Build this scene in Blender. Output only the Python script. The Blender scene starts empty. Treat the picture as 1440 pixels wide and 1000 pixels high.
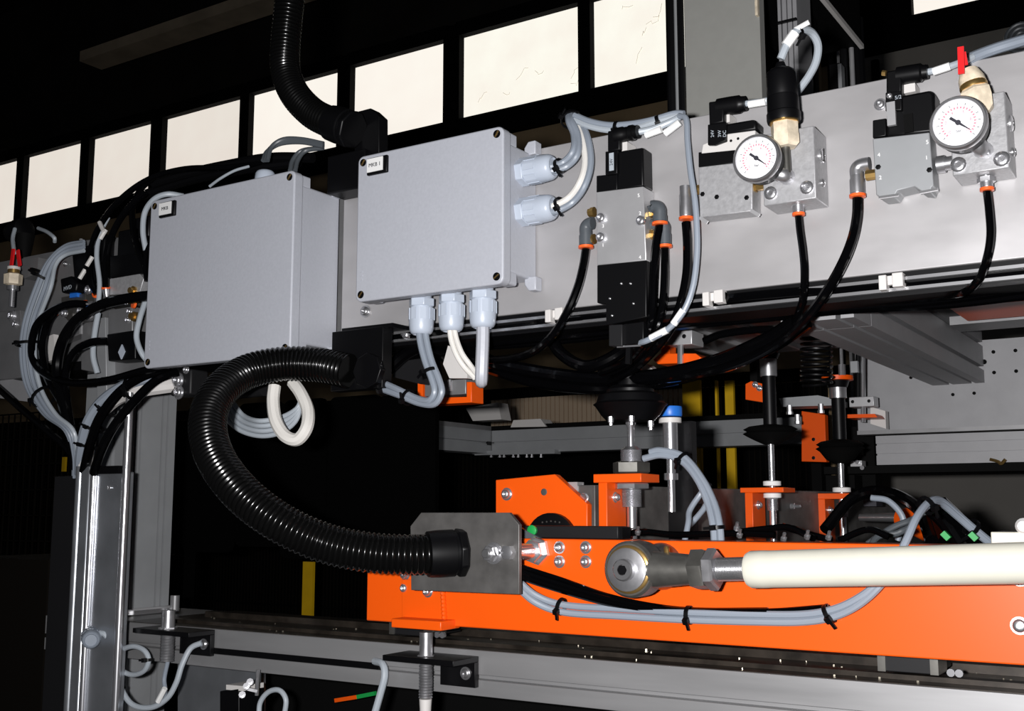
import bpy, math, random
from math import radians, sin, cos, pi
from mathutils import Vector, Matrix

random.seed(7)
scene = bpy.context.scene
COL = scene.collection

# ------------------------------------------------------------------ camera
YAW, PIT, FPX = radians(32.7), radians(7.85), 1577.0
CAM = Vector((0.0, -1.2, 1.5))
RV = Vector((cos(YAW), sin(YAW), 0))
FV = Vector((-sin(YAW) * cos(PIT), cos(YAW) * cos(PIT), sin(PIT)))
UV = RV.cross(FV)
cd = bpy.data.cameras.new('camera')
cd.sensor_fit = 'HORIZONTAL'; cd.sensor_width = 36.0; cd.lens = 36.0 * FPX / 1440.0
cd.clip_start = 0.02; cd.clip_end = 100
cam = bpy.data.objects.new('camera', cd); COL.objects.link(cam)
cam.matrix_world = Matrix(((RV.x, UV.x, -FV.x, CAM.x), (RV.y, UV.y, -FV.y, CAM.y), (RV.z, UV.z, -FV.z, CAM.z), (0, 0, 0, 1)))
scene.camera = cam

# ------------------------------------------------------------------ world, light, exposure
w = bpy.data.worlds.new('hall_gloom'); scene.world = w; w.use_nodes = True
w.node_tree.nodes['Background'].inputs[0].default_value = (0.8, 0.85, 1.0, 1)
w.node_tree.nodes['Background'].inputs[1].default_value = 0.016
fl = bpy.data.lights.new('camera_flash', 'AREA'); fl.shape = 'RECTANGLE'; fl.size = 0.035; fl.size_y = 0.02
fl.energy = 29.5; fl.color = (1.0, 0.985, 0.99)
flo = bpy.data.objects.new('camera_flash', fl); COL.objects.link(flo)
flo.location = CAM + RV * -0.07 + UV * 0.018 - FV * 0.01
flo.rotation_euler = cam.matrix_world.to_euler()
scene.view_settings.view_transform = 'Standard'
scene.view_settings.look = 'None'
scene.view_settings.gamma = 1.0
scene.view_settings.use_curve_mapping = False
scene.view_settings.exposure = 0.0

# ------------------------------------------------------------------ photograph measurements to places in the hall
def ray(px, py): return FV + RV * ((px - 720) / FPX) + UV * ((500 - py) / FPX)
def U(px, py, Y=0.0):
    d = ray(px, py); return CAM + d * ((Y - CAM.y) / d.y)
def UZ(px, py, Z):
    d = ray(px, py); return CAM + d * ((Z - CAM.z) / d.z)
def UX(px, py, X):
    d = ray(px, py); return CAM + d * ((X - CAM.x) / d.x)
def MPP(p): return (p - CAM).dot(FV) / FPX          # metres per pixel at a point
def rect(x0, y0, x1, y1, Y):
    ym, xm = (y0 + y1) / 2, (x0 + x1) / 2
    return U(x0, ym, Y).x, U(x1, ym, Y).x, U(xm, y1, Y).z, U(xm, y0, Y).z

# ------------------------------------------------------------------ materials
def S(r, g, b):
    f = lambda c: (c / 255 / 12.92) if c / 255 <= 0.04045 else ((c / 255 + 0.055) / 1.055) ** 2.4
    return (f(r), f(g), f(b))
MATS = {}
def mat(name, col, rough=0.5, metal=0.0, var=0.0, scale=20.0, bump=0.0, spec=0.5, stretch=None, emit=0.0, coat=0.0, rvar=0.0):
    m = bpy.data.materials.new(name); m.use_nodes = True
    nt = m.node_tree; b = nt.nodes['Principled BSDF']
    b.inputs['Base Color'].default_value = (*col, 1); b.inputs['Roughness'].default_value = rough
    b.inputs['Metallic'].default_value = metal; b.inputs['Specular IOR Level'].default_value = spec
    if coat: b.inputs['Coat Weight'].default_value = coat; b.inputs['Coat Roughness'].default_value = 0.12
    if emit:
        b.inputs['Emission Color'].default_value = (*col, 1); b.inputs['Emission Strength'].default_value = emit
    if var or bump or rvar:
        tc = nt.nodes.new('ShaderNodeTexCoord'); mp = nt.nodes.new('ShaderNodeMapping')
        nt.links.new(tc.outputs['Object'], mp.inputs['Vector'])
        if stretch: mp.inputs['Scale'].default_value = stretch
        n = nt.nodes.new('ShaderNodeTexNoise'); n.inputs['Scale'].default_value = scale; n.inputs['Detail'].default_value = 5
        nt.links.new(mp.outputs['Vector'], n.inputs['Vector'])
        if var:
            r = nt.nodes.new('ShaderNodeValToRGB')
            r.color_ramp.elements[0].position = 0.3; r.color_ramp.elements[1].position = 0.7
            r.color_ramp.elements[0].color = (*[c * (1 - var) for c in col], 1)
            r.color_ramp.elements[1].color = (*[min(1, c * (1 + var)) for c in col], 1)
            nt.links.new(n.outputs['Fac'], r.inputs['Fac']); nt.links.new(r.outputs['Color'], b.inputs['Base Color'])
            if emit: nt.links.new(r.outputs['Color'], b.inputs['Emission Color'])
        if rvar:
            mr = nt.nodes.new('ShaderNodeMapRange'); mr.inputs['To Min'].default_value = max(0.02, rough - rvar); mr.inputs['To Max'].default_value = rough + rvar
            nt.links.new(n.outputs['Fac'], mr.inputs['Value']); nt.links.new(mr.outputs['Result'], b.inputs['Roughness'])
        if bump:
            bp = nt.nodes.new('ShaderNodeBump'); bp.inputs['Strength'].default_value = bump; bp.inputs['Distance'].default_value = 0.002
            nt.links.new(n.outputs['Fac'], bp.inputs['Height']); nt.links.new(bp.outputs['Normal'], b.inputs['Normal'])
    MATS[name] = m
    return m
mat('plate_alu', (0.46, 0.45, 0.455), 0.42, 0.45, 0.08, 9, 0.0, stretch=(1, 1, 2.5), rvar=0.10)
mat('alu', (0.52, 0.52, 0.53), 0.38, 0.55, 0.06, 30)
mat('alu_dark', (0.24, 0.24, 0.245), 0.45, 0.5, 0.10, 25)
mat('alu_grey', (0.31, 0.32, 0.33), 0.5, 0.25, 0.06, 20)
mat('alu_rail', (0.36, 0.36, 0.365), 0.42, 0.55, 0.08, 14, stretch=(.3, 1, 3), rvar=0.08)
mat('alu_bright', (0.80, 0.80, 0.82), 0.25, 0.9)
mat('cast', (0.40, 0.40, 0.41), 0.45, 0.35, 0.11, 200, 0.2)
mat('steel', (0.50, 0.50, 0.51), 0.30, 0.90)
mat('chrome', (0.80, 0.80, 0.83), 0.24, 0.90)
mat('zinc', (0.58, 0.58, 0.60), 0.32, 0.88, 0.12, 60, rvar=0.08)
mat('galv', (0.42, 0.44, 0.47), 0.30, 0.78, 0.15, 18, rvar=0.08)
mat('raw_steel', (0.135, 0.13, 0.125), 0.45, 0.55, 0.22, 45, 0.15, stretch=(1, 1, 1))
mat('gunmetal', (0.19, 0.185, 0.17), 0.36, 0.80, 0.2, 60)
mat('brass', (0.62, 0.40, 0.14), 0.28, 0.9, 0.12, 80)
mat('ptfe', (0.72, 0.62, 0.47), 0.55, 0.0, 0.22, 110, 0.4)
mat('box_grey', (0.43, 0.445, 0.49), 0.42, 0.0, 0.03, 260, 0.06)
mat('gland_grey', (0.44, 0.49, 0.57), 0.35)
mat('cable_grey', (0.25, 0.285, 0.335), 0.40)
mat('cable_light', (0.38, 0.42, 0.46), 0.38)
mat('cable_white', (0.72, 0.70, 0.66), 0.40)
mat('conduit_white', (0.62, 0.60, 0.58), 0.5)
mat('hose_black', (0.0025, 0.0025, 0.0025), 0.20, spec=0.42)
mat('tube_black', (0.0012, 0.0012, 0.0015), 0.10, spec=0.45)
mat('black', (0.0025, 0.0025, 0.003), 0.40, spec=0.22)
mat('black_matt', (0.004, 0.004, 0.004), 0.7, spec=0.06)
mat('black_soft', (0.010, 0.010, 0.011), 0.5, spec=0.25)
mat('fit_grey', (0.075, 0.085, 0.095), 0.4)
mat('orange', (0.80, 0.092, 0.0035), 0.36, 0.0, 0.03, 6, spec=0.35)
mat('orange_ring', (0.92, 0.13, 0.02), 0.4)
mat('red', (0.70, 0.012, 0.015), 0.4)
mat('blue', (0.02, 0.16, 0.62), 0.4)
mat('yellow', (0.92, 0.56, 0.01), 0.45, 0.0, 0.06, 20)
mat('green', (0.01, 0.30, 0.06), 0.4)
mat('rod_white', (0.62, 0.605, 0.52), 0.42, 0.0, 0.03, 40)
mat('paper', (0.85, 0.85, 0.84), 0.6)
mat('dial', (0.90, 0.90, 0.92), 0.35)
mat('ink', (0.02, 0.02, 0.03), 0.6)
mat('ink_red', (0.62, 0.24, 0.30), 0.6)
mat('col_paint', (0.30, 0.30, 0.28), 0.5, 0.0, 0.03, 60)
mat('sheet_grey', (0.30, 0.30, 0.31), 0.5, 0.15, 0.05, 30)
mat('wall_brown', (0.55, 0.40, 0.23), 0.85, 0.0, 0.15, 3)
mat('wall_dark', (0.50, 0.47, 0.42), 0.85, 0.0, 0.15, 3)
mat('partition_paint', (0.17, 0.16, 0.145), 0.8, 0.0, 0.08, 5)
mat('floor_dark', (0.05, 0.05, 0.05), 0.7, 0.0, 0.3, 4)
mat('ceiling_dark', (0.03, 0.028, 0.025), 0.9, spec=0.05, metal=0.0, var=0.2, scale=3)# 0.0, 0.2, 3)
mat('purlin', (0.42, 0.34, 0.24), 0.8, 0.0, 0.2, 5)
mat('frame_black', (0.006, 0.006, 0.006), 0.8, spec=0.05)
mat('rail_top', (0.035, 0.028, 0.022), 0.35, 0.4, 0.5, 40)
mat('rubber', (0.002, 0.002, 0.002), 0.7, spec=0.02)
mat('slat_brown', (0.78, 0.60, 0.42), 0.8)
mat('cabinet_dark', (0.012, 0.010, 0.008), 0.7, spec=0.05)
mat('chip', (0.55, 0.50, 0.40), 0.25, 0.9)
mat('pane', S(255, 246, 236), 0.6, 0.0, 0.04, 1.6, emit=0.97)
mat('pane_dim', S(255, 243, 232), 0.6, 0.0, 0.05, 1.6, emit=0.80)
mat('pane_dirty', S(255, 248, 236), 0.6, 0.0, 0.05, 3.0, emit=0.97)

# ------------------------------------------------------------------ object helpers
WL = {}
def wloc(o): return WL.get(o.name, Vector((0, 0, 0)))
def tag(o, label=None, cat=None, group=None, kind=None):
    if label: o['label'] = label
    if cat: o['category'] = cat
    if group: o['group'] = group
    if kind: o['kind'] = kind
    return o
def thing(name, label, cat, loc, group=None, kind=None):
    o = bpy.data.objects.new(name, None); COL.objects.link(o); o.empty_display_size = 0.02
    o.location = loc; WL[o.name] = Vector(loc)
    return tag(o, label, cat, group, kind)

def frame_of(d):
    d = d.normalized(); a = Vector((0, 0, 1)) if abs(d.z) < 0.9 else Vector((0, 1, 0))
    u = d.cross(a).normalized(); v = u.cross(d).normalized()
    return d, u, v
def smooth_path(pts, step=6):
    if len(pts) < 3: return [Vector(p) for p in pts]
    P = [Vector(p) for p in pts]; P = [P[0] * 2 - P[1]] + P + [P[-1] * 2 - P[-2]]
    out = []
    for i in range(1, len(P) - 2):
        p0, p1, p2, p3 = P[i - 1:i + 3]
        for k in range(step):
            t = k / step
            out.append(0.5 * ((2 * p1) + (p2 - p0) * t + (2 * p0 - 5 * p1 + 4 * p2 - p3) * t * t + (3 * p1 - p0 - 3 * p2 + p3) * t ** 3))
    out.append(P[-2]); return out
def resample(pts, ds):
    out = [pts[0]]; acc = 0.0; need = ds
    for a, b in zip(pts, pts[1:]):
        L = (b - a).length; pos = 0.0
        while L - pos >= need:
            pos += need; out.append(a.lerp(b, pos / L)); need = ds
        need -= (L - pos)
    return out

class MB:
    def __init__(s): s.v = []; s.f = []
    def add(s, vs, fs):
        n = len(s.v); s.v += [Vector(p) for p in vs]; s.f += [tuple(i + n for i in f) for f in fs]; return s
    def box(s, x0, x1, y0, y1, z0, z1):
        x0, x1 = min(x0, x1), max(x0, x1); y0, y1 = min(y0, y1), max(y0, y1); z0, z1 = min(z0, z1), max(z0, z1)
        return s.add([(x0, y0, z0), (x1, y0, z0), (x1, y1, z0), (x0, y1, z0), (x0, y0, z1), (x1, y0, z1), (x1, y1, z1), (x0, y1, z1)],
                     [(3, 2, 1, 0), (4, 5, 6, 7), (0, 1, 5, 4), (1, 2, 6, 5), (2, 3, 7, 6), (3, 0, 4, 7)])
    def obox(s, c, ax, ay, az):
        c = Vector(c); vs = []
        for k in (-1, 1):
            for (i, j) in ((-1, -1), (1, -1), (1, 1), (-1, 1)): vs.append(c + ax * i + ay * j + az * k)
        return s.add(vs, [(3, 2, 1, 0), (4, 5, 6, 7), (0, 1, 5, 4), (1, 2, 6, 5), (2, 3, 7, 6), (3, 0, 4, 7)])
    def bar(s, p0, p1, wu, wv, up=None):
        p0, p1 = Vector(p0), Vector(p1); d, u, v = frame_of(p1 - p0)
        return s.obox((p0 + p1) / 2, u * wu / 2, v * wv / 2, (p1 - p0) / 2)
    def lathe(s, p0, axis, prof, n=20, phase=0.0, cap=True):
        d, u, v = frame_of(Vector(axis)); p0 = Vector(p0); vs = []; fs = []
        for (t, r) in prof:
            for k in range(n):
                a = 2 * pi * k / n + phase; vs.append(p0 + d * t + u * (r * cos(a)) + v * (r * sin(a)))
        for i in range(len(prof) - 1):
            for k in range(n):
                a, b = i * n + k, i * n + (k + 1) % n; fs.append((a, a + n, b + n, b))
        if cap:
            fs.append(tuple(range(n))); m = (len(prof) - 1) * n; fs.append(tuple(m + k for k in reversed(range(n))))
        return s.add(vs, fs)
    def cyl(s, p0, p1, r0, r1=None, n=18, phase=0.0):
        p0, p1 = Vector(p0), Vector(p1); L = (p1 - p0).length
        return s.lathe(p0, p1 - p0, [(0, r0), (L, r0 if r1 is None else r1)], n, phase)
    def tube(s, pts, r, n=10, prof=None):
        P = [Vector(p) for p in pts]; N = len(P); vs = []; fs = []
        d, u, v = frame_of(P[1] - P[0])
        for i in range(N):
            t = (P[min(i + 1, N - 1)] - P[max(i - 1, 0)])
            if t.length < 1e-9: t = d
            t.normalize(); u = (u - t * u.dot(t)); u.normalize(); v = t.cross(u); d = t
            rr = r if prof is None else prof[i]
            for k in range(n):
                a = 2 * pi * k / n; vs.append(P[i] + u * (rr * cos(a)) + v * (rr * sin(a)))
        for i in range(N - 1):
            for k in range(n):
                a, b = i * n + k, i * n + (k + 1) % n; fs.append((a, b, b + n, a + n))
        fs.append(tuple(reversed(range(n)))); m = (N - 1) * n; fs.append(tuple(m + k for k in range(n)))
        return s.add(vs, fs)
    def prism(s, poly, ext):
        P = [Vector(p) for p in poly]; n = len(P); e = Vector(ext)
        return s.add(P + [p + e for p in P], [tuple(reversed(range(n))), tuple(range(n, 2 * n))] + [(i, (i + 1) % n, (i + 1) % n + n, i + n) for i in range(n)])
    def rbox(s, x0, x1, z0, z1, y0, y1, r, n=5):
        x0, x1 = min(x0, x1), max(x0, x1); z0, z1 = min(z0, z1), max(z0, z1); poly = []
        for cx, cz, a0 in ((x1 - r, z1 - r, 0), (x0 + r, z1 - r, 90), (x0 + r, z0 + r, 180), (x1 - r, z0 + r, 270)):
            for k in range(n + 1):
                a = radians(a0 + 90 * k / n); poly.append((cx + r * cos(a), y0, cz + r * sin(a)))
        return s.prism(poly, (0, y1 - y0, 0))
    def build(s, name, m, parent=None, bevel=0.0, seg=2, ang=35, label=None):
        me = bpy.data.meshes.new(name)
        lo = Vector((min(p.x for p in s.v), min(p.y for p in s.v), min(p.z for p in s.v)))
        hi = Vector((max(p.x for p in s.v), max(p.y for p in s.v), max(p.z for p in s.v)))
        c = (lo + hi) / 2; c.z = lo.z
        me.from_pydata([tuple(p - c) for p in s.v], [], s.f)
        import bmesh
        bm = bmesh.new(); bm.from_mesh(me); bmesh.ops.recalc_face_normals(bm, faces=bm.faces); bm.to_mesh(me); bm.free()
        me.materials.append(MATS[m]); me.shade_smooth(); me.set_sharp_from_angle(angle=radians(ang))
        o = bpy.data.objects.new(name, me); COL.objects.link(o)
        o.location = c - (wloc(parent) if parent else Vector((0, 0, 0))); WL[o.name] = c
        if parent: o.parent = parent
        if bevel:
            b = o.modifiers.new('bevel', 'BEVEL'); b.width = bevel; b.segments = seg; b.limit_method = 'ANGLE'; b.angle_limit = radians(40)
            b.harden_normals = False
        if label: o['label'] = label
        return o

def textpart(txt, name, m, parent, origin, right, up, h):
    cu = bpy.data.curves.new('lettering', 'FONT'); cu.body = txt; cu.size = h; cu.extrude = 0.0002; cu.align_x = 'CENTER'; cu.align_y = 'CENTER'
    t = bpy.data.objects.new('lettering', cu); COL.objects.link(t)
    dg = bpy.context.evaluated_depsgraph_get(); me = bpy.data.meshes.new_from_object(t.evaluated_get(dg))
    bpy.data.objects.remove(t)
    r, u = Vector(right).normalized(), Vector(up).normalized(); n = r.cross(u)
    for vtx in me.vertices: vtx.co = r * vtx.co.x + u * vtx.co.y + n * vtx.co.z
    me.materials.clear(); me.materials.append(MATS[m]); me.name = name
    o = bpy.data.objects.new(name, me); COL.objects.link(o); o.location = Vector(origin) - wloc(parent); WL[o.name] = Vector(origin); o.parent = parent
    return o

FY = Vector((0, -1, 0))          # towards the viewer, square to the beam
def PT(pts): return [U(*p) for p in pts]
def cable(name, label, m, pts, r, cat='cable', group=None, n=10, parent=None, kind=None):
    o = MB().tube(smooth_path(PT(pts), 7), r, n).build(name, m, parent)
    return tag(o, label, cat, group, kind) if parent is None else o
def bolt(parent, px, py, Y, r, h=None, axis=FY, m='zinc', name='bolt', p=None, washer=True, socket=True):
    p = U(px, py, Y) if p is None else Vector(p); h = h or r * 0.9; axis = Vector(axis).normalized()
    b = MB()
    if washer: b.lathe(p, axis, [(0, r * 1.35), (r * 0.18, r * 1.35)], 16)
    if socket: b.lathe(p, axis, [(0, r), (h * 0.55, r), (h * 0.8, r * 0.88), (h * 0.95, r * 0.68), (h, r * 0.46), (h * 0.6, r * 0.42)], 14, cap=True)
    else: b.lathe(p, axis, [(0, r * 1.15), (h * 0.8, r * 1.15), (h, r * 0.95)], 6)
    return b.build(name, m, parent)
def screw_lid(parent, p, r, ang):
    b = MB().lathe(p, FY, [(-0.004, r), (0.0004, r), (0.0006, r * 0.8)], 14); s = b.build('screw', 'black', parent)
    d = Vector((cos(ang), 0, sin(ang))); q = Vector((-sin(ang), 0, cos(ang)))
    MB().obox(Vector(p) + FY * 0.0009, d * r * 0.85, q * r * 0.16, Vector((0, 0.0004, 0))).build('screw_slot', 'brass', s)
    return s
TIES = 0
def tie(label, px, py, Y, px2, py2, Y2, r, tail=True):
    """a black cable tie round a bundle; px2.. gives the direction of the bundle"""
    p = U(px, py, Y); d = (U(px2, py2, Y2) - p).normalized()
    b = MB().lathe(p - d * 0.0022, d, [(0, r), (0, r * 1.14), (0.0044, r * 1.14), (0.0044, r)], 14, cap=False)
    dd, u, v = frame_of(d); side = FY * 0.8 + Vector((0, 0, -0.5)); side = (side - d * side.dot(d)).normalized()
    q = dd.cross(side)
    b.obox(p + side * (r * 1.2), d * 0.003, side * 0.003, q * 0.003)
    if tail: b.obox(p + side * (r * 1.2) + q * 0.006, d * 0.0016, side * 0.0008, q * 0.006)
    return tag(b.build('cable_tie', 'black', None), label, 'cable tie', 'cable ties')

# ================================================================== THE HALL
def struct(o): o['kind'] = 'structure'; return o
struct(MB().box(-16, 5, -3.5, 6.3, -0.1, 0).build('floor', 'floor_dark'))
struct(MB().box(-16, 5, -3.5, 6.3, 7.2, 7.3).build('ceiling', 'ceiling_dark'))
WY = 6.0; WZ0, WZ1 = 4.655, 5.37
wb = MB().box(-16, -1.9, WY, WY + 0.25, 2.05, WZ0 - 0.12).build('wall_back', 'wall_brown'); struct(wb)
MB().box(-1.9, 5, WY, WY + 0.25, 2.05, WZ0 - 0.12).build('wall_panel', 'wall_dark', wb)
MB().box(-16, 5, WY - .02, WY + 0.25, 0, 2.05).build('dark_lower_wall', 'ceiling_dark', wb)  # lower wall coloured near black to stand for the unlit background
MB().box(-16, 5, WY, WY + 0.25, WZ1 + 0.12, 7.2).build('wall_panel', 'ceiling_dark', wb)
struct(MB().box(-16.2, -16, -3.5, 6.3, 0, 7.2).build('wall_left', 'wall_dark'))
spans = [(-90, 27), (37, 117), (129.5, 216), (232, 341.5), (354.5, 479), (497, 628), (650.5, 817), (834, 985)]
spx = []
for i, (a, b) in enumerate(spans):
    yy = 275 - 0.27 * a; spx.append((U(a, yy, WY).x, U(b, 275 - 0.27 * b, WY).x))
xs = U(1284, 10, WY).x
wid = spx[-1][1] - spx[-1][0]
spx.append((xs, xs + 0.75))
spx.append((spx[0][0] - 0.85, spx[0][0] - 0.08))
for i, (x0, x1) in enumerate(sorted(spx)):
    o = MB()
    fx0, fx1 = x0 - 0.035, x1 + 0.035
    o.box(fx0, x0, WY - 0.05, WY + 0.1, WZ0 - 0.12, WZ1 + 0.12); o.box(x1, fx1, WY - 0.05, WY + 0.1, WZ0 - 0.12, WZ1 + 0.12)
    o.box(x0, x1, WY - 0.05, WY + 0.1, WZ0 - 0.12, WZ0); o.box(x0, x1, WY - 0.05, WY + 0.1, WZ1, WZ1 + 0.12)
    wf = o.build('window_%d' % (i + 1), 'frame_black'); struct(wf)
    pn = MB().box(x0, x1, WY + 0.02, WY + 0.035, WZ0, WZ1).build('pane', 'pane_dirty' if 7 <= i <= 8 else ('pane' if i > 4 else 'pane_dim'), wf)
    if 7 <= i <= 8:       # cobweb-like cracks and dead leaves on the grimy panes
        rng = random.Random(i)
        b = MB()
        for k in range(6):
            p = Vector((rng.uniform(x0 + .08, x1 - .08), WY + 0.014, rng.uniform(WZ0 + .08, WZ1 - .1)))
            pts = [p]
            for q in range(4): pts.append(pts[-1] + Vector((rng.uniform(0.0, 0.05), 0, rng.uniform(-0.03, 0.05))))
            b.tube(pts, 0.0012, 4)
        b.build('dirt_streaks', 'slat_brown', pn)['kind'] = 'stuff'
s = sorted(spx)
for i in range(len(s) - 1):
    if s[i + 1][0] - s[i][1] > 0.08:
        struct(MB().box(s[i][1] + 0.035, s[i + 1][0] - 0.035, WY - 0.02, WY + 0.12, WZ0 - 0.12, WZ1 + 0.12).build('trim_%d' % (i + 1), 'frame_black'))
struct(MB().box(-16, 5, WY - 0.09, WY, WZ0 - 0.2, WZ0 - 0.12).build('trim_20', 'frame_black'))
# faint roof purlins
p = U(265, 43, 4.0)
pu = MB().box(U(128, 84, 4).x, U(520, -35, 4).x + 3, 3.9, 4.1, p.z - 0.02, p.z + 0.06)
tag(pu.build('roof_purlin', 'purlin'), 'faint brown roof beam running high above the window row', 'beam')
# wall conduit and cable on the back wall, right
cp = U(1232, 60, WY)
tag(MB().cyl((cp.x, WY - 0.05, 0.0), (cp.x, WY - 0.05, 4.4), 0.028, n=10).build('wall_conduit', 'frame_black'), 'black vertical conduit on the back wall under the single window', 'conduit')
tag(MB().tube(smooth_path([U(1205, 52, WY - .05), U(1225, 47, WY - .09), U(1245, 44, WY - .09), U(1270, 42, WY - .05)]), 0.02, 8).build('wall_cable', 'frame_black'), 'short black cable crossing the wall conduit', 'cable')
cc = U(1436, 52, 1.6)
ring = MB()
for r in (0.035, 0.024, 0.013): ring.tube([cc + Vector((r * cos(a), 0.004, r * sin(a))) for a in [2 * pi * k / 24 for k in range(25)]], 0.005, 8)
tag(ring.build('round_grille', 'fit_grey'), 'dark grey round ringed grille behind the beam end', 'grille')
# ---- grey column and frame behind the beam
x0, x1 = U(963.5, 80, .35).x, U(1070, 80, .35).x
c = thing('machine_column', 'plain grey painted column standing behind the aluminium beam', 'column', ((x0 + x1) / 2, .37, 1.80))
MB().box(x0, x1, .35, .37, 1.80, 2.9).build('column_face', 'col_paint', c)
MB().box(x1 - 0.004, x1, .342, .35, 2.236, 2.9).build('edge_strip', 'ptfe', c)
gx = x1 + .001
gx1 = U(1128, 70, .45).x
c = thing('profile_column', 'slotted aluminium profile column beside the grey painted column', 'column', (gx, .45, 1.80))
b = MB()
ww = gx1 - gx
for a0, a1, dy in ((0, .16, 0), (.16, .24, .012), (.24, .46, 0), (.46, .52, .012), (.52, .74, 0), (.74, .80, .012), (.80, 1, 0)):
    b.box(gx + ww * a0, gx + ww * a1, .43 + dy, .50, 1.80, 2.9)
b.build('profile', 'sheet_grey', c)
jp = U(1092, 34, .43)
MB().box(gx, gx1, .426, .431, jp.z - 0.002, jp.z + 0.002).build('joint_line', 'black', c)
# dark lift frame to the right, running away from the viewer
fx = U(1150, 0, .6).x
pA, pB = UX(1150, -2, -0.52), UX(1211, 66, -0.52)
c = thing('lift_frame', 'black overhead frame arm with a bright lower edge running backwards', 'frame', (pB.x, pB.y, pB.z))
MB().box(-0.66, -0.52, pA.y - 0.35, pB.y, pB.z + 0.002, pB.z + 0.12).build('arm', 'black_matt', c)
MB().box(-0.522, -0.515, pA.y - 0.35, pB.y, pB.z - 0.004, pB.z + 0.004).build('lit_edge', 'conduit_white', c)  # pale strip painted on as the lit lower edge of the arm
for px, y0, y1, r, m, Yk in ((1197, 66, 130, 0.0045, 'alu', pB.y), (1185, 60, 130, 0.007, 'black_soft', pB.y), (1206, 62, 130, 0.012, 'black', pB.y + .05)):
    pt, pb = U(px, y0, Yk), U(px, y1, Yk); MB().cyl((pt.x, Yk, 1.912), (pt.x, Yk, pt.z + .05), r, n=10).build('post', m, c)
for i, (px, w_, y0, m, Yk) in enumerate(((1172, 14, 90, 'black', .75), (1179, 5, 90, 'alu_grey', .70), (1140, 9, -20, 'black_matt', .62), (1165, 6, -20, 'black_matt', 1.6), (1178, 4, -20, 'alu_dark', 1.6), (1190, 9, -20, 'black_matt', 1.6), (1204, 10, -20, 'black_matt', 1.6), (1148, 5, 20, 'wall_brown', 2.2))):
    p0 = U(px - w_ / 2, 60, Yk); p1 = U(px + w_ / 2, 60, Yk); zt = U(px, y0, Yk).z
    tag(MB().box(p0.x, p1.x, Yk, Yk + .02, 1.912 if Yk < 1 else 0, zt).build('guard_post', m), ['stub post of black steel beside the lift frame', 'thin grey metal post beside the lift frame', 'tall black post under the lift frame arm', 'tall black post behind the lift frame arm', 'thin grey post between tall black posts', 'wide black post behind the lift frame', 'black post next to the back wall conduit', 'brown strip post under the lift frame'][i], 'post', 'posts of the lift frame')
# black drop pipes in front of the last window; the grey one paints their highlight
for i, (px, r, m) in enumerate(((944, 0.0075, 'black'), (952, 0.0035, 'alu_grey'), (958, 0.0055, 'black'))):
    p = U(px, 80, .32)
    tag(MB().cyl((p.x, .32, 1.99), (p.x, .32, 3.0), r, n=10).build('drop_pipe', m), ['thick black drop pipe in front of the last window', 'thin grey strip drawn as the highlight between two black drop pipes', 'slim black drop pipe beside the grey column'][i], 'pipe', 'drop pipes beside the column')

# ---- back of the machine: perforated sheet, profiles
PY = .9
c = thing('perforated_sheet', 'grey metal sheet with small drilled holes behind the machine', 'metal sheet', (U(1325, 602, PY).x, PY, U(1325, 602, PY).z))
sx0, sz0, sz1 = U(1205, 560, PY).x, U(1325, 604, PY).z, U(1440, 474, PY).z
MB().box(sx0, 0.35, PY, PY + .006, sz0, sz1).build('sheet', 'sheet_grey', c)
for px, py, r in ((1397, 495, 2.6), (1428, 493, 2.6), (1384, 509, 3.6), (1398, 524, 2.6), (1429, 522, 2.6), (1281, 531, 2.4), (1340, 555, 2.4), (1370, 553, 2.4)):
    p = U(px, py, PY); MB().lathe(p, FY, [(-.001, r * .00125), (.0012, r * .00125)], 10).build('hole', 'black_matt', c)
a, b_ = U(1325, 607, PY - .03), U(1325, 652, PY - .03)
c = thing('cross_profile', 'pale grooved aluminium profile below the perforated sheet', 'profile', (U(1232, 630, PY - .03).x, PY - .03, b_.z))
px0 = U(1232, 630, PY - .03).x
b = MB(); H = a.z - b_.z
for k, (q0, q1, dy) in enumerate(((0, .3, 0), (.3, .36, .006), (.36, .62, 0), (.62, .68, .006), (.68, .93, 0))): b.box(px0, .35, PY - .03 + dy, PY + .03, b_.z + H * q0, b_.z + H * q1)
b.build('profile', 'sheet_grey', c)
MB().box(px0 - .03, .35, PY - .04, PY, a.z - .001, a.z + .006).build('lip', 'alu_dark', c)
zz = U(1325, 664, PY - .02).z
tag(MB().box(px0 - .1, .35, PY - .02, PY + .03, zz, b_.z - .001).build('dark_gap_strip', 'black_matt'), 'black strip drawn as the dark gap under the pale grooved profile', 'gap strip')  # black strip put in for the shade of the gap below the profile
tag(MB().tube(smooth_path([U(1392, 646, PY - .05), U(1403, 649, PY - .05), U(1408, 652, PY - .05), U(1414, 646, PY - .05)]), .003, 6).build('earth_wire', 'brass'), 'short yellow wire under the pale grooved profile', 'wire')
tag(MB().box(U(1228, 700, 2.4).x, 1.2, 2.4, 2.5, 0, U(1325, 640, 2.4).z).build('partition_panel', 'partition_paint'), 'dull grey-brown partition panel behind the orange beam', 'panel')
px_ = U(1240, 720, 1.0).x
tag(MB().box(px_ - .09, px_ - .035, .95, 1.0, .3, zz).build('support_leg', 'black_matt'), 'black support leg left of the partition panel', 'post')

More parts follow.
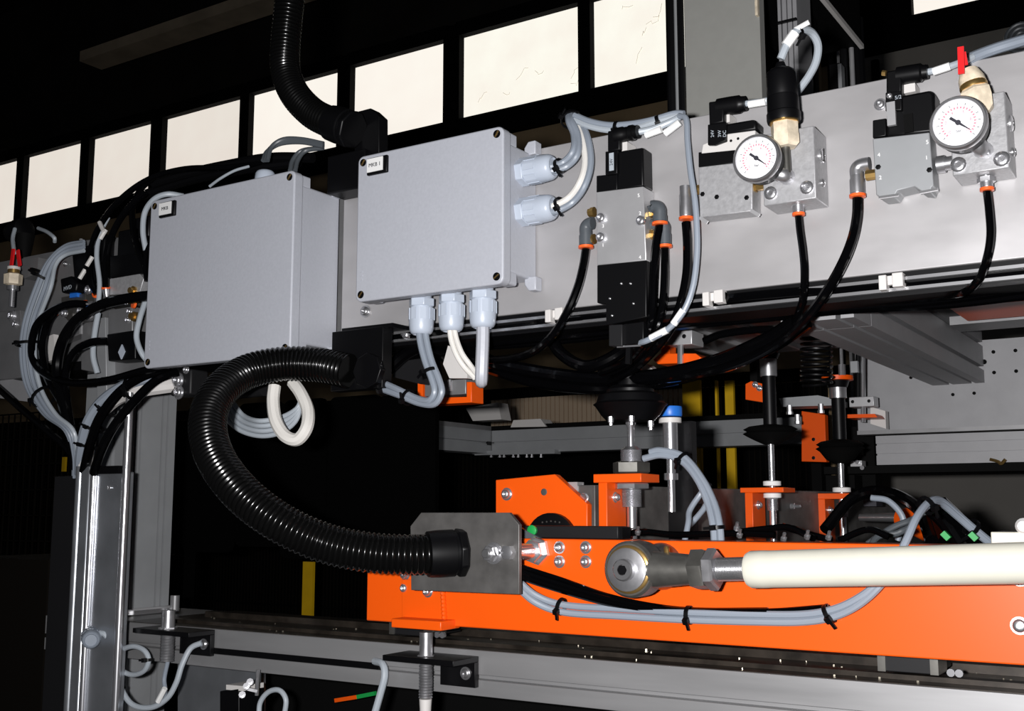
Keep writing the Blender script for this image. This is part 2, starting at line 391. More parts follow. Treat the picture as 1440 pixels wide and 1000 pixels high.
# big profile that runs back from the beam to the sheet
bx0, bx1, bz0, bz1 = U(1312, 541, PY).x, U(1385, 540, PY).x, 1.722, 1.90
c = thing('bridge_profile', 'large slotted aluminium profile running back from the beam to the sheet', 'profile', ((bx0 + bx1) / 2, .5, bz0))
prof = [(bx0, bz0), (bx0 + .028, bz0), (bx0 + .028, bz0 + .008), (bx0 + .034, bz0 + .008), (bx0 + .034, bz0), (bx0 + .066, bz0), (bx0 + .066, bz0 + .008), (bx0 + .072, bz0 + .008), (bx0 + .072, bz0), (bx1, bz0)]
zc = bz0
for g in (.022, .065, .11):
    prof += [(bx1, bz0 + g), (bx1 - .009, bz0 + g), (bx1 - .009, bz0 + g + .007), (bx1, bz0 + g + .007)]
prof += [(bx1, bz1), (bx0, bz1)]
MB().prism([(x, .17, z) for x, z in prof], (0, PY - .17 - .002, 0)).build('profile', 'sheet_grey', c)
zl = 1.752
MB().prism([(x, .095, min(z, zl)) for x, z in prof[:10] + [(bx1, bz0 + .022), (bx1 - .009, bz0 + .022), (bx1 - .009, bz0 + .029), (bx1, bz0 + .029), (bx1, zl), (bx0, zl)]], (0, .074, 0)).build('profile_nose', 'sheet_grey', c)
# orange flat bar at far right under the beam
r_ = rect(1340, 416, 1450, 434, .45)
tag(MB().box(r_[0], r_[1] + .3, .42, .55, U(1400, 432, .45).z, U(1400, 420, .45).z).build('orange_flat_bar', 'orange'), 'orange flat bar tucked under the beam beside the bridge profile', 'bar')
tag(MB().box(U(1335, 445, .6).x, .3, .6, .68, U(1400, 452, .6).z, U(1400, 440, .6).z).build('grey_flat_bar', 'alu_dark'), 'grey flat bar below the orange flat bar', 'bar')

# ---- far frame in the middle and the fence
FYY = 1.3
za, zb = U(690, 606, FYY).z, U(690, 638, FYY).z
xj = U(692, 620, FYY).x
FCP = c = thing('far_cross_profile', 'long dull aluminium profile with a screw strip crossing behind the spring rods', 'profile', (xj, FYY, zb))
b = MB(); H = za - zb
for q0, q1, dy in ((0, .42, 0), (.42, .5, .01), (.5, 1, 0)): b.box(xj, U(1150, 600, FYY).x, FYY + dy, FYY + .06, zb + H * q0, zb + H * q1)
b.build('profile', 'alu_grey', c)
MB().box(xj, U(1150, 600, FYY).x, FYY - .004, FYY + .07, za, za + .012).build('black_cover', 'black_matt', c)
MB().box(U(1135, 600, FYY).x, U(1149, 600, FYY).x, FYY + .02, FYY + .05, 0, zb).build('leg', 'black_matt', c)
c = thing('far_side_profile', 'dull aluminium profile meeting the long far one at a corner', 'profile', (xj, FYY, zb))
b = MB(); q = UZ(612, 588, za); xl = U(612, 600, FYY - .25)
for q0, q1, dy in ((0, .42, 0), (.42, .5, .01), (.5, 1, 0)): b.box(xj - .06, xj - .003 - dy, FYY - .45, FYY + .06, zb + H * q0, zb + H * q1)
b.build('profile', 'alu_grey', c)
MB().box(xj - .006, xj - .001, FYY - .02, FYY - .001, zb + H * .36, zb + H * .52).build('slot_nut', 'black', c)
MB().box(xj - .06, xj - .003, FYY - .40, FYY + .06, za, za + .012).build('top_cover', 'alu_dark', c)
wedge = U(640, 590, FYY)
tag(MB().prism([U(655, 574, 1.36), U(700, 566, 1.36), U(705, 590, 1.36), U(665, 592, 1.36)], (0, .05, 0)).build('guard_bracket', 'conduit_white'), 'pale bent bracket on the far aluminium corner', 'bracket')
tag(MB().prism([U(722, 591, 1.29), U(760, 589, 1.29), U(768, 600, 1.29), U(718, 601, 1.29)], (0, .05, 0)).build('cover_plate', 'conduit_white'), 'small pale plate lying on the far cross profile', 'plate')
b = FCP
MB().prism([U(618, 627, FYY - .02), U(680, 634, FYY - .02), U(780, 632, FYY - .02), U(780, 638, FYY - .02), U(676, 640, FYY - .02), U(618, 632, FYY - .02)], (0, .03, 0)).build('screw_strip', 'alu_grey', b)
MB().box(xj - .05, xj + .03, FYY - .01, FYY + .04, U(690, 640, FYY).z, zb).build('hanger', 'alu_grey', b)
for px in (691, 703, 709, 722, 729, 741, 748, 761):
    p = U(px, 638, FYY - .01); MB().lathe(p, (0, 0, -1), [(0, .0035), (.006, .0035), (.007, .005), (.010, .005)], 8).build('screw', 'chrome', b)
FN = 3.2
c = thing('safety_fence', 'brown and black safety fence behind the machine', 'fence', (U(800, 600, FN).x, FN, 0))
ft = U(800, 556, FN).z
fxa, fxb = U(235, 700, FN).x - 3, U(1240, 600, FN).x
fbz = U(800, 622, FN).z
MB().box(fxa, fxb, FN + .012, FN + .02, .1, fbz).build('dark_filler', 'black_matt', c)  # added black sheet, turns the area below the slats dark
MB().box(fxa, fxb, FN + .04, FN + .05, fbz, ft).build('backing_panel', 'black_matt', c)
for k in range(300):
    x = fxa + (fxb - fxa) * k / 300
    if U(690, 580, FN).x < x < U(970, 580, FN).x:
        MB().box(x, x + .019, FN, FN + .01, fbz, ft).build('slat', 'slat_brown', c)
b = MB()
for k in range(300):
    x = fxa + (fxb - fxa) * k / 300
    if not (U(690, 580, FN).x < x < U(970, 580, FN).x): b.box(x, x + .006, FN, FN + .006, 0.15, ft)
o = b.build('wire_mesh', 'cabinet_dark', c); o['kind'] = 'stuff'
MB().box(fxa, fxb, FN - .01, FN + .02, ft, ft + .05).build('top_rail', 'black_matt', c)
for zz_ in (.5, 1.0, 1.5, 1.78): MB().box(fxa, fxb, FN - .006, FN, zz_, zz_ + .012).build('cross_wire', 'black_matt', c)
for i, (px, w_, yy, m) in enumerate(((973, 25, 600, 'yellow'), (1027, 12, 620, 'yellow'), (432, 14, 830, 'yellow'), (1007, 3, 560, 'yellow'))):
    yk = 1.7
    p0, p1 = U(px - w_ / 2, yy, yk), U(px + w_ / 2, yy, yk)
    zt = U(px, 535 if i != 2 else 790, yk).z
    tag(MB().box(p0.x, p1.x, yk, yk + .012, 0, zt).build('fence_post', m), ['broad yellow fence post behind the blue capped cylinder', 'narrow yellow fence post right of the broad one', 'yellow fence post below the hanging corrugated hose', 'very thin yellow fence post between two others'][i], 'post', 'yellow fence posts')
# black strip curtain hanging left of the middle
c = thing('strip_curtain', 'black hanging strip curtain behind the lower hose', 'curtain', (U(430, 700, .7).x, .7, 1.5))
xs_ = [258, 330, 395, 458, 533, 612]
for i in range(5):
    xa, xb = U(xs_[i], 680, .7).x, U(xs_[i + 1], 680, .7).x
    zt = U(560, 552, .7).z; zb_ = U(400, [780, 770, 785, 790, 800][i], .7).z
    MB().rbox(xa + .001, xb - .001, zb_, zt, .70 + .004 * (i % 2), .706 + .004 * (i % 2), .02).build('strip', 'rubber', c)
MB().box(U(600, 680, .71).x, U(609, 680, .71).x, .712, .73, 0, U(560, 553, .7).z).build('stand_post', 'rubber', c)
MB().box(U(262, 680, .71).x, U(270, 680, .71).x, .712, .73, 0, U(560, 553, .7).z).build('stand_post', 'rubber', c)
# dark stuff low on the left
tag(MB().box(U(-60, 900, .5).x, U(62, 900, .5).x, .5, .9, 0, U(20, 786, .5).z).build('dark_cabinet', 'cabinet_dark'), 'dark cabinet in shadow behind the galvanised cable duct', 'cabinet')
b = MB(); p0, p1 = U(-30, 600, 1.8), U(98, 600, 1.8)
for k in range(7): b.box(p0.x, p1.x, 1.8, 1.806, U(40, 580 + 36 * k, 1.8).z, U(40, 582 + 36 * k, 1.8).z)
for k in range(16): xk = p0.x + (p1.x - p0.x) * k / 15; b.box(xk, xk + .004, 1.8, 1.806, .3, U(40, 580, 1.8).z)
o = b.build('mesh_guard', 'cabinet_dark'); tag(o, 'dark wire mesh guard at the far left edge', 'fence')
pm = U(89, 653, 1.75); tag(MB().box(pm.x - .01, pm.x + .01, 1.75, 1.76, pm.z - .03, pm.z + .03).build('warning_sticker', 'yellow'), 'tiny yellow sticker on the dark wire guard', 'sticker')

# ================================================================== THE ALUMINIUM BEAM
BZ0, BZ1 = 1.750, 1.9645
c = thing('aluminium_beam', 'long aluminium beam with a smooth front plate carrying valves and boxes', 'beam', (-.6, .08, BZ0))
BEAM = c
MB().box(-1.061, .3, 0.0, .012, BZ0, BZ1).build('front_plate', 'plate_alu', c, bevel=.0012)
MB().box(-3.2, .3, .014, .16, BZ0 + .004, BZ1 - .004).build('core', 'alu_dark', c)
b = MB()
b.box(-3.0, .3, .004, .15, BZ0 - .012, BZ0 + .003); b.box(-1.2, .3, .012, .07, BZ0 - .024, BZ0 - .012)
b.build('slot_profile', 'black', c)
MB().box(-1.06, .3, .0, .006, BZ0 - .0095, BZ0 - .0060).build('slot_lip', 'alu_bright', c)
MB().box(-1.06, .3, .002, .008, BZ0 - .0200, BZ0 - .0165).build('slot_lip', 'alu_bright', c)
for px, py in ((780, 444), (1003, 420), (1253, 397)):
    p = U(px, py, -.006)
    k = MB(); k.box(p.x - .012, p.x - .004, -.010, .004, p.z - .008, p.z + .008); k.box(p.x + .002, p.x + .013, -.010, .004, p.z - .006, p.z + .009)
    k.box(p.x - .012, p.x + .013, -.003, .004, p.z - .002, p.z + .008); k.build('cable_clip', 'conduit_white', c, bevel=.0008)
bolt(c, 514, 438, -.001, .0065, m='steel'); bolt(c, 1238, 147, -.001, .005)
bolt(c, 572, 471, .0, .006, m='chrome', axis=(0, -.2, -1)); bolt(c, 607, 461, .0, .004, m='chrome', axis=(0, -.2, -1))
# wide deck behind and under the beam that carries the columns
c = thing('gantry_deck', 'dark grey deck with bright edge strips under the beam', 'deck', (-.7, .4, 1.76))
MB().box(-.76, -.50, .165, .70, 1.775, 1.80).build('deck_plate', 'alu_dark', c)
MB().box(-.50, .2, .165, .895, 1.905, 1.91).build('deck_plate', 'black_matt', c)
for k in range(4): x = -.755 + k * .075; MB().box(x, x + .006, .17, .7, 1.768, 1.775).build('edge_strip', 'alu', c)

# ---------------------------------------------------------------- enclosures
def enclosure(label, xr, yf, pxl, zt, zb, txt, lugs, lo, name='junction_box'):
    xl = U(pxl, 320, yf).x
    c = thing(name, label, 'junction box', ((xl + xr) / 2, yf / 2, zb), 'grey junction boxes')
    w = .018
    MB().rbox(xl + .003, xr - .002, zb + .017, zt - .017, yf + w, -.002, .004).build('body', 'box_grey', c, bevel=.001)
    for px_ in (xl + .0115, xr - .0115):
        for pz_ in (zb + .0115, zt - .0115): MB().rbox(px_ - .009, px_ + .009, pz_ - .009, pz_ + .009, yf + w, yf + w + .016, .003).build('screw_pillar', 'box_grey', c)
    lid = MB().rbox(xl, xr, zb, zt, yf, yf + w, .009).build('lid', 'box_grey', c, bevel=.0022, seg=3)
    d = .0095
    for k, (x, z, a) in enumerate(((xl + d, zt - d, 1.0), (xr - d, zt - d, 1.0), (xl + d, zb + d, .9), (xr - d, zb + d, .6))):
        screw_lid(lid, (x, yf - .0002, z), .0052, a)
    # mounting lugs at the back corners
    for z in (zt, zb):
        s = 1 if z == zt else -1
        if lugs: MB().prism([(xr - .010, -.002, z - .020 * s), (xr + .007, -.002, z - .020 * s), (xr + .007, -.002, z - .002 * s), (xr - .004, -.002, z - .002 * s), (xr - .010, -.002, z - .010 * s)], (0, -.016, 0)).build('mounting_lug', 'box_grey', c, bevel=.0015)
    # label plate
    lx, lz = xl + lo[0], zt - lo[1]
    fr = MB().box(lx - .0150, lx + .0195, yf - .0050, yf, lz - .0125, lz + .0112).build('label_holder', 'black', c, bevel=.0015)
    MB().box(lx - .0132, lx + .0132, yf - .0062, yf - .0048, lz - .0090, lz + .0095).build('label_card', 'paper', fr)
    textpart(txt, 'lettering', 'ink', c, (lx, yf - .0064, lz), (1, 0, 0), (0, 0, 1), .0075)
    for k in range(3): MB().box(xl + .008, xl + .012, yf - .0006, yf + .001, zb + .028 + .0055 * k, zb + .0305 + .0055 * k).build('embossed_mark', 'box_grey', c)
    return c, xl
XR2, YF2 = -.7305, -.082
ZT2 = (U(706, 180, YF2).z + U(520, 214, YF2).z) / 2; ZB2 = (U(700, 401, YF2).z + U(500, 424, YF2).z) / 2
box2, XL2 = enclosure('light grey junction box with five cable glands in the middle of the beam', XR2, YF2, 501.5, ZT2, ZB2, 'MKB 1', True, (.0345, .0180))
XR1, YF1 = -1.0655, -.097
ZT1 = (U(405, 240, YF1).z + U(222, 281, YF1).z) / 2; ZB1 = (U(400, 496, YF1).z + U(214, 520, YF1).z) / 2
box1, XL1 = enclosure('larger light grey junction box at the left of the beam', XR1, YF1, 210.5, ZT1, ZB1, 'MKB', True, (.0400, .0190))

def gland(parent, p, axis, r, L, m='gland_grey'):
    p = Vector(p); axis = Vector(axis).normalized()
    g = MB().lathe(p, axis, [(0, r * 1.05), (L * .22, r * 1.05)], 6, .3).build('cable_gland', m, parent, bevel=.001)
    MB().lathe(p + axis * L * .22, axis, [(0, r * .88), (L * .06, r * .88), (L * .06, r), (L * .42, r), (L * .52, r * .98), (L * .66, r * .93), (L * .73, r * .82), (L * .76, r * .68), (L * .72, r * .60)], 20).build('dome_nut', m, g)
    b = MB()
    d, u, v = frame_of(axis)
    for k in range(8):
        a = 2 * pi * k / 8; e = u * cos(a) + v * sin(a); t = axis.cross(e)
        b.obox(p + axis * L * .43 + e * r * .99, axis * L * .16, e * r * .03, t * r * .22)
    b.build('grip_ribs', m, g)
    return g
GL = []
for px, rr in ((593, .0165), (635, .0165), (679, .0170)):
    p = U(px, 424, -.050); GL.append(gland(box2, (p.x, -.050, ZB2 + .001), (0, 0, -1), rr, .048)); MB().cyl((p.x, -.050, ZB2 + .018), (p.x, -.050, ZB2), rr * .8, n=16).build('gland_neck', 'gland_grey', box2)
for py in (243, 299):
    p = UX(732, py, XR2 - .003); gland(box2, (XR2 - .003, p.y, p.z), (1, 0, 0), .0175, .050)
p = U(390, 530, -.06); gland(box1, (p.x, -.06, ZB1 + .018), (0, 0, -1), .017, .040)
p = U(373, 246, -.05); gland(box1, (p.x, -.05, ZT1 - .018), (0, 0, 1), .0155, .046)

# ---------------------------------------------------------------- corrugated hoses
def hose(label, pts, r, end):
    P = PT(pts); c = thing('corrugated_hose', label, 'hose', P[-1], 'corrugated hoses')
    path = resample(smooth_path(P, 14), .00125); prof = []
    for i in range(len(path)):
        ph = (i % 5); prof.append(r * (1.0 if ph in (0, 1) else (.955 if ph in (2, 4) else .91)))
    MB().tube(path, r, 26, prof).build('corrugated_tube', 'hose_black', c, ang=60)
    d = (path[-1] - path[-12]).normalized(); e = path[-1]
    f = MB().lathe(e - d * .022, d, [(0, r * 1.02), (0, r * 1.12), (.012, r * 1.16), (.030, r * 1.16), (.031, r * 1.05), (.034, r * 1.05)], 26).build('end_fitting', 'black', c)
    MB().lathe(e + d * .012, d, [(0, r * 1.22), (.010, r * 1.22)], 8, .2).build('lock_nut', 'black', f, bevel=.002)
    return c
hose('black corrugated hose coming down from above to the beam', [(412, -420, -.03), (412, -200, -.03), (411, -60, -.03), (407, 0, -.03), (402, 50, -.03), (401, 95, -.035), (413, 130, -.045), (437, 157, -.05), (462, 171, -.055), (482, 178, -.055)], .0225, 0)
hose('black corrugated hose looping from the beam down to the orange beam', [(490, 522, -.075), (445, 513, -.085), (395, 512, -.11), (345, 524, -.15), (308, 552, -.20), (292, 592, -.235), (302, 642, -.255), (338, 692, -.26), (392, 734, -.245), (455, 763, -.215), (520, 777, -.185), (580, 780, -.155), (628, 778, -.125)], .0235, 0)
def hose_bracket(label, r_, y0, y1, cham):
    x0, x1, z0, z1 = r_
    c = thing('hose_bracket', label, 'bracket', ((x0 + x1) / 2, y1, z0), 'black hose brackets')
    MB().prism([(x0, y0, z0), (x1, y0, z0), (x1, y0, z1 - cham), (x1 - cham, y0, z1), (x0, y0, z1)], (0, y1 - y0, 0)).build('plate', 'black', c, bevel=.001)
    return c
xb0 = U(474, 215, -.03).x
c = thing('hose_bracket', 'black bracket holding the upper hose above the beam', 'bracket', (xb0, -.02, BZ1), 'black hose brackets')
pb = U(505, 205, -.05)
MB().prism([U(497, 200, -.032), U(498, 158, -.032), U(521, 152, -.032), U(533, 163, -.032), U(533, 215, -.032), U(500, 220, -.032)], (0, .02, 0)).build('flange_plate', 'black', c, bevel=.001)
r_ = rect(460, 215, 505, 262, -.04)
MB().box(r_[0], r_[1] + .01, -.04, -.002, BZ1 - .02, r_[3]).build('foot', 'black', c, bevel=.002)
c = thing('hose_bracket', 'black bracket holding the lower hose under the beam', 'bracket', (U(505, 550, -.05).x, -.03, U(505, 550, -.05).z), 'black hose brackets')
r_ = rect(466, 463, 538, 548, -.055)
MB().box(r_[0], r_[1], -.055, -.035, r_[2], r_[3]).build('plate', 'black', c, bevel=.001)
MB().box(r_[0], r_[1], -.035, .01, BZ0 - .006, BZ0 - .0005).build('mount_flange', 'black', c)
p = U(521, 522, -.06); MB().lathe((p.x, -.058, p.z), FY, [(0, .024), (.010, .024)], 8).build('conduit_nut', 'black', c, bevel=.001)

# ================================================================== VALVES, REGULATORS, GAUGES
def rb(x0, y0, x1, y1, Y, back, b=None):
    """box whose front face shows between two photo corners at plane Y and reaches back to plane `back`"""
    r_ = rect(x0, y0, x1, y1, Y); return (b or MB()).box(r_[0], r_[1], Y, back, r_[2], r_[3])
def rq(pts, Y, back, b=None):
    return (b or MB()).prism([U(x, y, Y) for x, y in pts], (0, back - Y, 0))
def fitting_down(parent, px, py, Y, r, h, m='zinc', collar=True, name='push_fitting'):
    """push-in fitting pointing down; (px,py) is the tube mouth"""
    p = U(px, py, Y)
    f = MB().lathe(p + Vector((0, 0, h)), (0, 0, -1), [(0, r * .9), (h * .25, r * .9), (h * .25, r), (h * .85, r), (h * .85, r * .8), (h * .9, r * .8)], 16).build(name, m, parent)
    if collar: MB().lathe(p + Vector((0, 0, h * .12)), (0, 0, -1), [(0, r * .8), (.0005, r * 1.12), (.0035, r * 1.12), (.004, r * .7)], 16).build('release_collar', 'orange_ring', f)
    return f
def elbow(parent, px, py, Y, r, h, side, L, m='zinc'):
    f = fitting_down(parent, px, py, Y, r, h, m); p = U(px, py, Y) + Vector((0, 0, h))
    pts = [p + Vector((0, 0, -r * .3)), p + Vector((0, 0, r * .5)), p + Vector((side * r * .35, .0, r * .95)), p + Vector((side * r * .9, .0, r * 1.1)), p + Vector((side * L, .0, r * 1.1))]
    MB().tube(smooth_path(pts, 5), r * .92, 14).build('elbow_bend', m, f)
    return f
def gauge(parent, px, py, Y, r, back, m_case='black_soft'):
    p = U(px, py, Y); L = back - Y
    g = MB().lathe(p + Vector((0, L, 0)), FY, [(0, r * .80), (L * .25, r * .93), (L - .005, r * .95), (L - .005, r)], 40).build('gauge', m_case, parent)
    MB().lathe(p + Vector((0, .006, 0)), FY, [(0, r * .98), (0, r * 1.02), (.005, r * 1.02), (.007, r * .97), (.007, r * .88), (.004, r * .87)], 40, cap=False).build('bezel', 'steel', g)
    f = MB().lathe(p + Vector((0, .003, 0)), FY, [(0, r * .88), (.0004, r * .88)], 40).build('dial', 'dial', g)
    q = p + Vector((0, .0020, 0)); tr = MB(); tk = MB()
    for k in range(25):
        a = radians(225 - 270 * k / 24); e = Vector((cos(a), 0, sin(a))); n = Vector((-sin(a), 0, cos(a)))
        if k % 2 == 0: tk.obox(q + e * r * .72, e * r * .05, n * r * .010, Vector((0, .0002, 0)))
        tr.obox(q + e * r * .58, e * r * .04, n * r * .028, Vector((0, .0002, 0)))
    tk.build('scale_marks', 'ink', g); tr.build('red_scale', 'ink_red', g)
    for k, t in enumerate(('0', '2', '4', '6', '8', '10')):
        a = radians(225 - 270 * k / 5)
        o = textpart(t, 'numeral', 'ink_red', parent, q + Vector((cos(a), 0, sin(a))) * r * .44, (1, 0, 0), (0, 0, 1), r * .17)
        o.parent = g; o.location = q + Vector((cos(a), 0, sin(a))) * r * .44 - wloc(g)
    textb = textpart('bar', 'numeral', 'ink', parent, q + Vector((0, 0, -r * .30)), (1, 0, 0), (0, 0, 1), r * .15)
    textb.parent = g; textb.location = q + Vector((0, 0, -r * .30)) - wloc(g)
    a = radians(-40); e = Vector((cos(a), 0, sin(a))); n = Vector((-sin(a), 0, cos(a))); qq = q + Vector((0, -.001, 0))
    nd = MB().prism([qq - e * r * .36 + n * r * .055, qq - e * r * .36 - n * r * .055, qq - n * r * .05, qq + e * r * .64, qq + n * r * .05], (0, .0005, 0))
    nd.lathe(qq, FY, [(0, r * .10), (.001, r * .10)], 12); nd.build('needle', 'ink', g)
    return g

# ---- centre valve
VL = thing('solenoid_valve', 'tall black and silver solenoid valve in the middle of the front plate', 'valve', (U(880, 490, -.02).x, -.015, U(880, 490, -.02).z), 'solenoid valves')
YV = -.030
o = rq([(838.5, 270), (904.5, 262), (909, 366), (839.5, 373)], YV, -.001).build('body', 'alu', VL, bevel=.001)
for px, py, m in ((846, 307, 'chrome'), (846, 334, 'chrome'), (902, 311, 'chrome')): bolt(VL, px, py, YV, .0062, m=m, washer=False, h=.006)
for k, (px, py) in enumerate(((848, 345), (900, 362), (900, 300), (848, 318), (898, 275))): textpart('1423 5'.replace(' ', '')[k], 'port_mark', 'paper', VL, U(px, py, YV - .0002), (1, 0, 0), (0, 0, 1), .006)
rq([(868, 213), (904, 207), (905, 262), (868, 267)], YV, -.004).build('coil', 'black', VL, bevel=.002)
rq([(838.5, 247), (868, 244), (868, 267), (838.5, 271)], YV, -.002).build('pilot_block', 'black', VL, bevel=.001)
rq([(851, 213), (868, 211), (868, 244), (851, 246)], YV - .006, -.006).build('coil_cap', 'black', VL, bevel=.001)
rb(856.5, 215, 863, 240, YV - .0066, YV - .005).build('type_label', 'cable_light', VL)
textpart('24V', 'lettering', 'ink', VL, U(859.7, 228, YV - .0070), (0, 0, 1), (-1, 0, 0), .0055)
for py in (226, 243):
    p = U(912, py, -.015); MB().lathe((U(916, py, 0).x - .0065, -.015, p.z), (1, 0, 0), [(0, .004), (.0068, .004)], 12).build('port_hole', 'black_matt', VL)
b = MB().lathe(U(866, 191, YV), U(898, 185, YV) - U(866, 191, YV), [(0, .0095), (.010, .0095), (.012, .0085), (.018, .0085), (.019, .0095), (.024, .0095), (.025, .008), (.030, .008)], 14)
pl = b.build('plug', 'black', VL)
rq([(854, 184), (872, 181), (872, 211), (854, 214)], YV - .004, YV + .018).build('plug_elbow', 'black', VL, bevel=.002)
rb(873, 200, 882, 212, YV + .002, -.004).build('plug_seal', 'conduit_white', VL)
rq([(839.5, 373), (909, 366), (909, 446), (852, 458), (852, 428), (839.5, 426)], YV, -.002).build('lower_coil', 'black', VL, bevel=.001)
for px, py in ((874, 399), (887, 399), (858, 420), (891, 427), (861, 444)): bolt(VL, px, py, YV, .0016, m='steel', washer=False, name='pin')
rq([(856, 457), (875, 456), (875, 487), (856, 487)], YV - .006, -.004).build('lower_cap', 'black_soft', VL, bevel=.001)
rq([(875, 456), (905, 452), (905, 482), (875, 486)], YV, -.004).build('lower_plug', 'black', VL, bevel=.001)
p = U(868, 488, YV - .002); q = U(901, 486, YV - .002); MB().bar(p, q, .002, .002).build('wire_clip', 'chrome', VL)
MB().bar(U(885, 488, -.02), U(884, 512, -.02), .006, .006).build('cable_gland_stub', 'black', VL)
# fittings of the centre valve
for py in (298, 336): MB().lathe(U(836, py, -.015), (-1, 0, 0), [(0, .0065), (.004, .0065), (.004, .0052), (.008, .0052)], 8).build('brass_union', 'brass', VL)
for py in (300, 330): MB().lathe(U(915, py, -.014), (1, 0, 0), [(0, .0062), (.004, .0062), (.004, .005), (.008, .005)], 8).build('brass_union', 'brass', VL)
elbow(VL, 824, 348, -.018, .0085, .020, 1, .010, 'fit_grey')
elbow(VL, 928, 314, -.022, .0085, .012, -1, .008, 'fit_grey')
elbow(VL, 935, 347, -.016, .0078, .020, -1, .016, 'fit_grey')
fitting_down(VL, 965, 311, -.012, .0078, .042, 'zinc')

# ---- second valve
V2 = thing('solenoid_valve', 'solenoid valve with grey body beside the upright black pressure switch', 'valve', (U(1025, 300, -.02).x, -.015, U(1025, 305, -.02).z), 'solenoid valves')
YV = -.028
rq([(982, 235), (1058, 226), (1058, 297), (984, 306)], YV, -.001).build('body', 'cast', V2, bevel=.001)
rq([(982, 214), (1034, 210), (1034, 229), (982, 235)], YV, -.002).build('seal_block', 'black', V2, bevel=.0008)
rq([(988, 203), (1024, 188), (1062, 183), (1062, 226), (1034, 228), (1034, 211), (986, 216)], YV - .0005, -.003).build('pilot_block', 'conduit_white', V2, bevel=.001)
for px, py in ((1028, 198), (1038, 195)): bolt(V2, px, py, YV - .0005, .0015, m='black', washer=False, name='hole', socket=False, h=.0005)
rq([(1019, 174), (1060, 167), (1064, 172), (1064, 183), (1019, 190)], YV, -.004).build('coil', 'black', V2, bevel=.003)
rq([(995, 175), (1021, 172), (1021, 198), (1005, 204), (995, 204)], YV - .005, -.005).build('coil_cap', 'black', V2, bevel=.001)
for k, (px, t) in enumerate(((1002, '24V'), (1012, '3W'), (1019, 'DC'))): textpart(t, 'lettering', 'cable_light', V2, U(px, 188, YV - .0056), (0, 0, 1), (-1, 0, 0), .0055)
rq([(996, 143), (1018, 140), (1018, 172), (997, 176)], YV - .004, YV + .018).build('plug_elbow', 'black', V2, bevel=.002)
MB().lathe(U(1010, 151, YV + .004), U(1052, 145, YV + .004) - U(1010, 151, YV + .004), [(0, .010), (.014, .0105), (.026, .0105), (.028, .009), (.034, .0085)], 14).build('plug', 'black', V2)
rb(1020, 160, 1026, 172, YV + .004, -.004).build('plug_seal', 'conduit_white', V2)
for px, py in ((988, 273), (1008, 277), (1050, 278)): bolt(V2, px, py, YV, .0026, m='black', washer=False, name='port_hole', socket=False, h=.0006)
MB().bar(U(984, 306, YV), U(995, 313, YV), .002, .004).build('foot_tab', 'alu', V2)
MB().bar(U(1056, 296, YV), U(1068, 303, YV), .002, .004).build('foot_tab', 'alu', V2)
MB().lathe(U(975, 268, -.014), (1, 0, 0), [(0, .006), (.012, .006)], 8).build('brass_union', 'brass', V2)
p = U(1066, 262, -.02); MB().lathe(p - Vector((.01, 0, 0)), (1, 0, 0), [(0, .0068), (.008, .0068), (.008, .0055), (.018, .0055)], 6).build('brass_union', 'brass', V2)

# ---- third valve
V3 = thing('solenoid_valve', 'solenoid valve with a smooth silver body next to the gauge with red tags', 'valve', (U(1275, 275, -.02).x, -.015, U(1275, 275, -.02).z), 'solenoid valves')
YV = -.030
rq([(1227, 195), (1307, 186), (1313, 261), (1310, 263), (1308, 270), (1296, 269), (1286, 262), (1262, 268), (1257, 277), (1240, 279), (1232, 274)], YV, -.001).build('body', 'alu_grey', V3, bevel=.001)
bolt(V3, 1235, 235, YV, .0026, m='black', washer=False, name='port_hole', socket=False, h=.0006); bolt(V3, 1307, 239, YV, .0026, m='black', washer=False, name='port_hole', socket=False, h=.0006)
MB().bar(U(1236, 278, YV - .001), U(1264, 274, YV - .001), .003, .0025).build('foot_tab', 'alu_bright', V3)
MB().bar(U(1293, 271, YV - .001), U(1319, 266, YV - .001), .003, .0025).build('foot_tab', 'alu_bright', V3)
for k, (px, py) in enumerate(((1236, 218), (1238, 250), (1304, 200), (1303, 222))): textpart('4251'[k], 'port_mark', 'paper', V3, U(px, py, YV - .0002), (1, 0, 0), (0, 0, 1), .006)
rq([(1227, 169), (1246, 166), (1246, 191), (1227, 194)], YV, -.003).build('seal_block', 'black', V3, bevel=.001)
rq([(1246, 138), (1309, 126), (1314, 132), (1314, 186), (1246, 193)], YV, -.003).build('coil', 'black', V3, bevel=.003)
rb(1271, 160, 1284, 186, YV - .002, YV + .002).build('coil_rib', 'black_matt', V3)
rq([(1245, 130), (1268, 127), (1268, 155), (1245, 156)], YV - .006, -.005).build('coil_cap', 'black', V3, bevel=.001)
rb(1247, 143, 1259, 176, YV - .0075, YV - .003).build('type_label', 'alu', V3)
bolt(V3, 1251, 135, YV - .006, .0030, m='alu_bright', washer=False, name='cap_screw')
textpart('5/2', 'lettering', 'cable_light', V3, U(1263, 137, YV - .0066), (1, 0, 0), (0, 0, 1), .0055)
rq([(1246, 100), (1268, 96), (1268, 130), (1246, 133)], YV - .004, YV + .018).build('plug_elbow', 'black', V3, bevel=.002)
MB().lathe(U(1262, 107, YV + .004), U(1303, 101, YV + .004) - U(1262, 107, YV + .004), [(0, .0095), (.014, .0098), (.024, .0098), (.026, .008), (.031, .0075)], 14).build('plug', 'black', V3)
rb(1269, 118, 1287, 130, YV + .006, -.004).build('plug_seal', 'conduit_white', V3)
MB().lathe(U(1246, 103, YV), (-1, 0, .3), [(0, .003), (.004, .003)], 8).build('plug_screw', 'brass', V3)
elbow(V3, 1206, 277, -.020, .0078, .026, 1, .014, 'zinc')
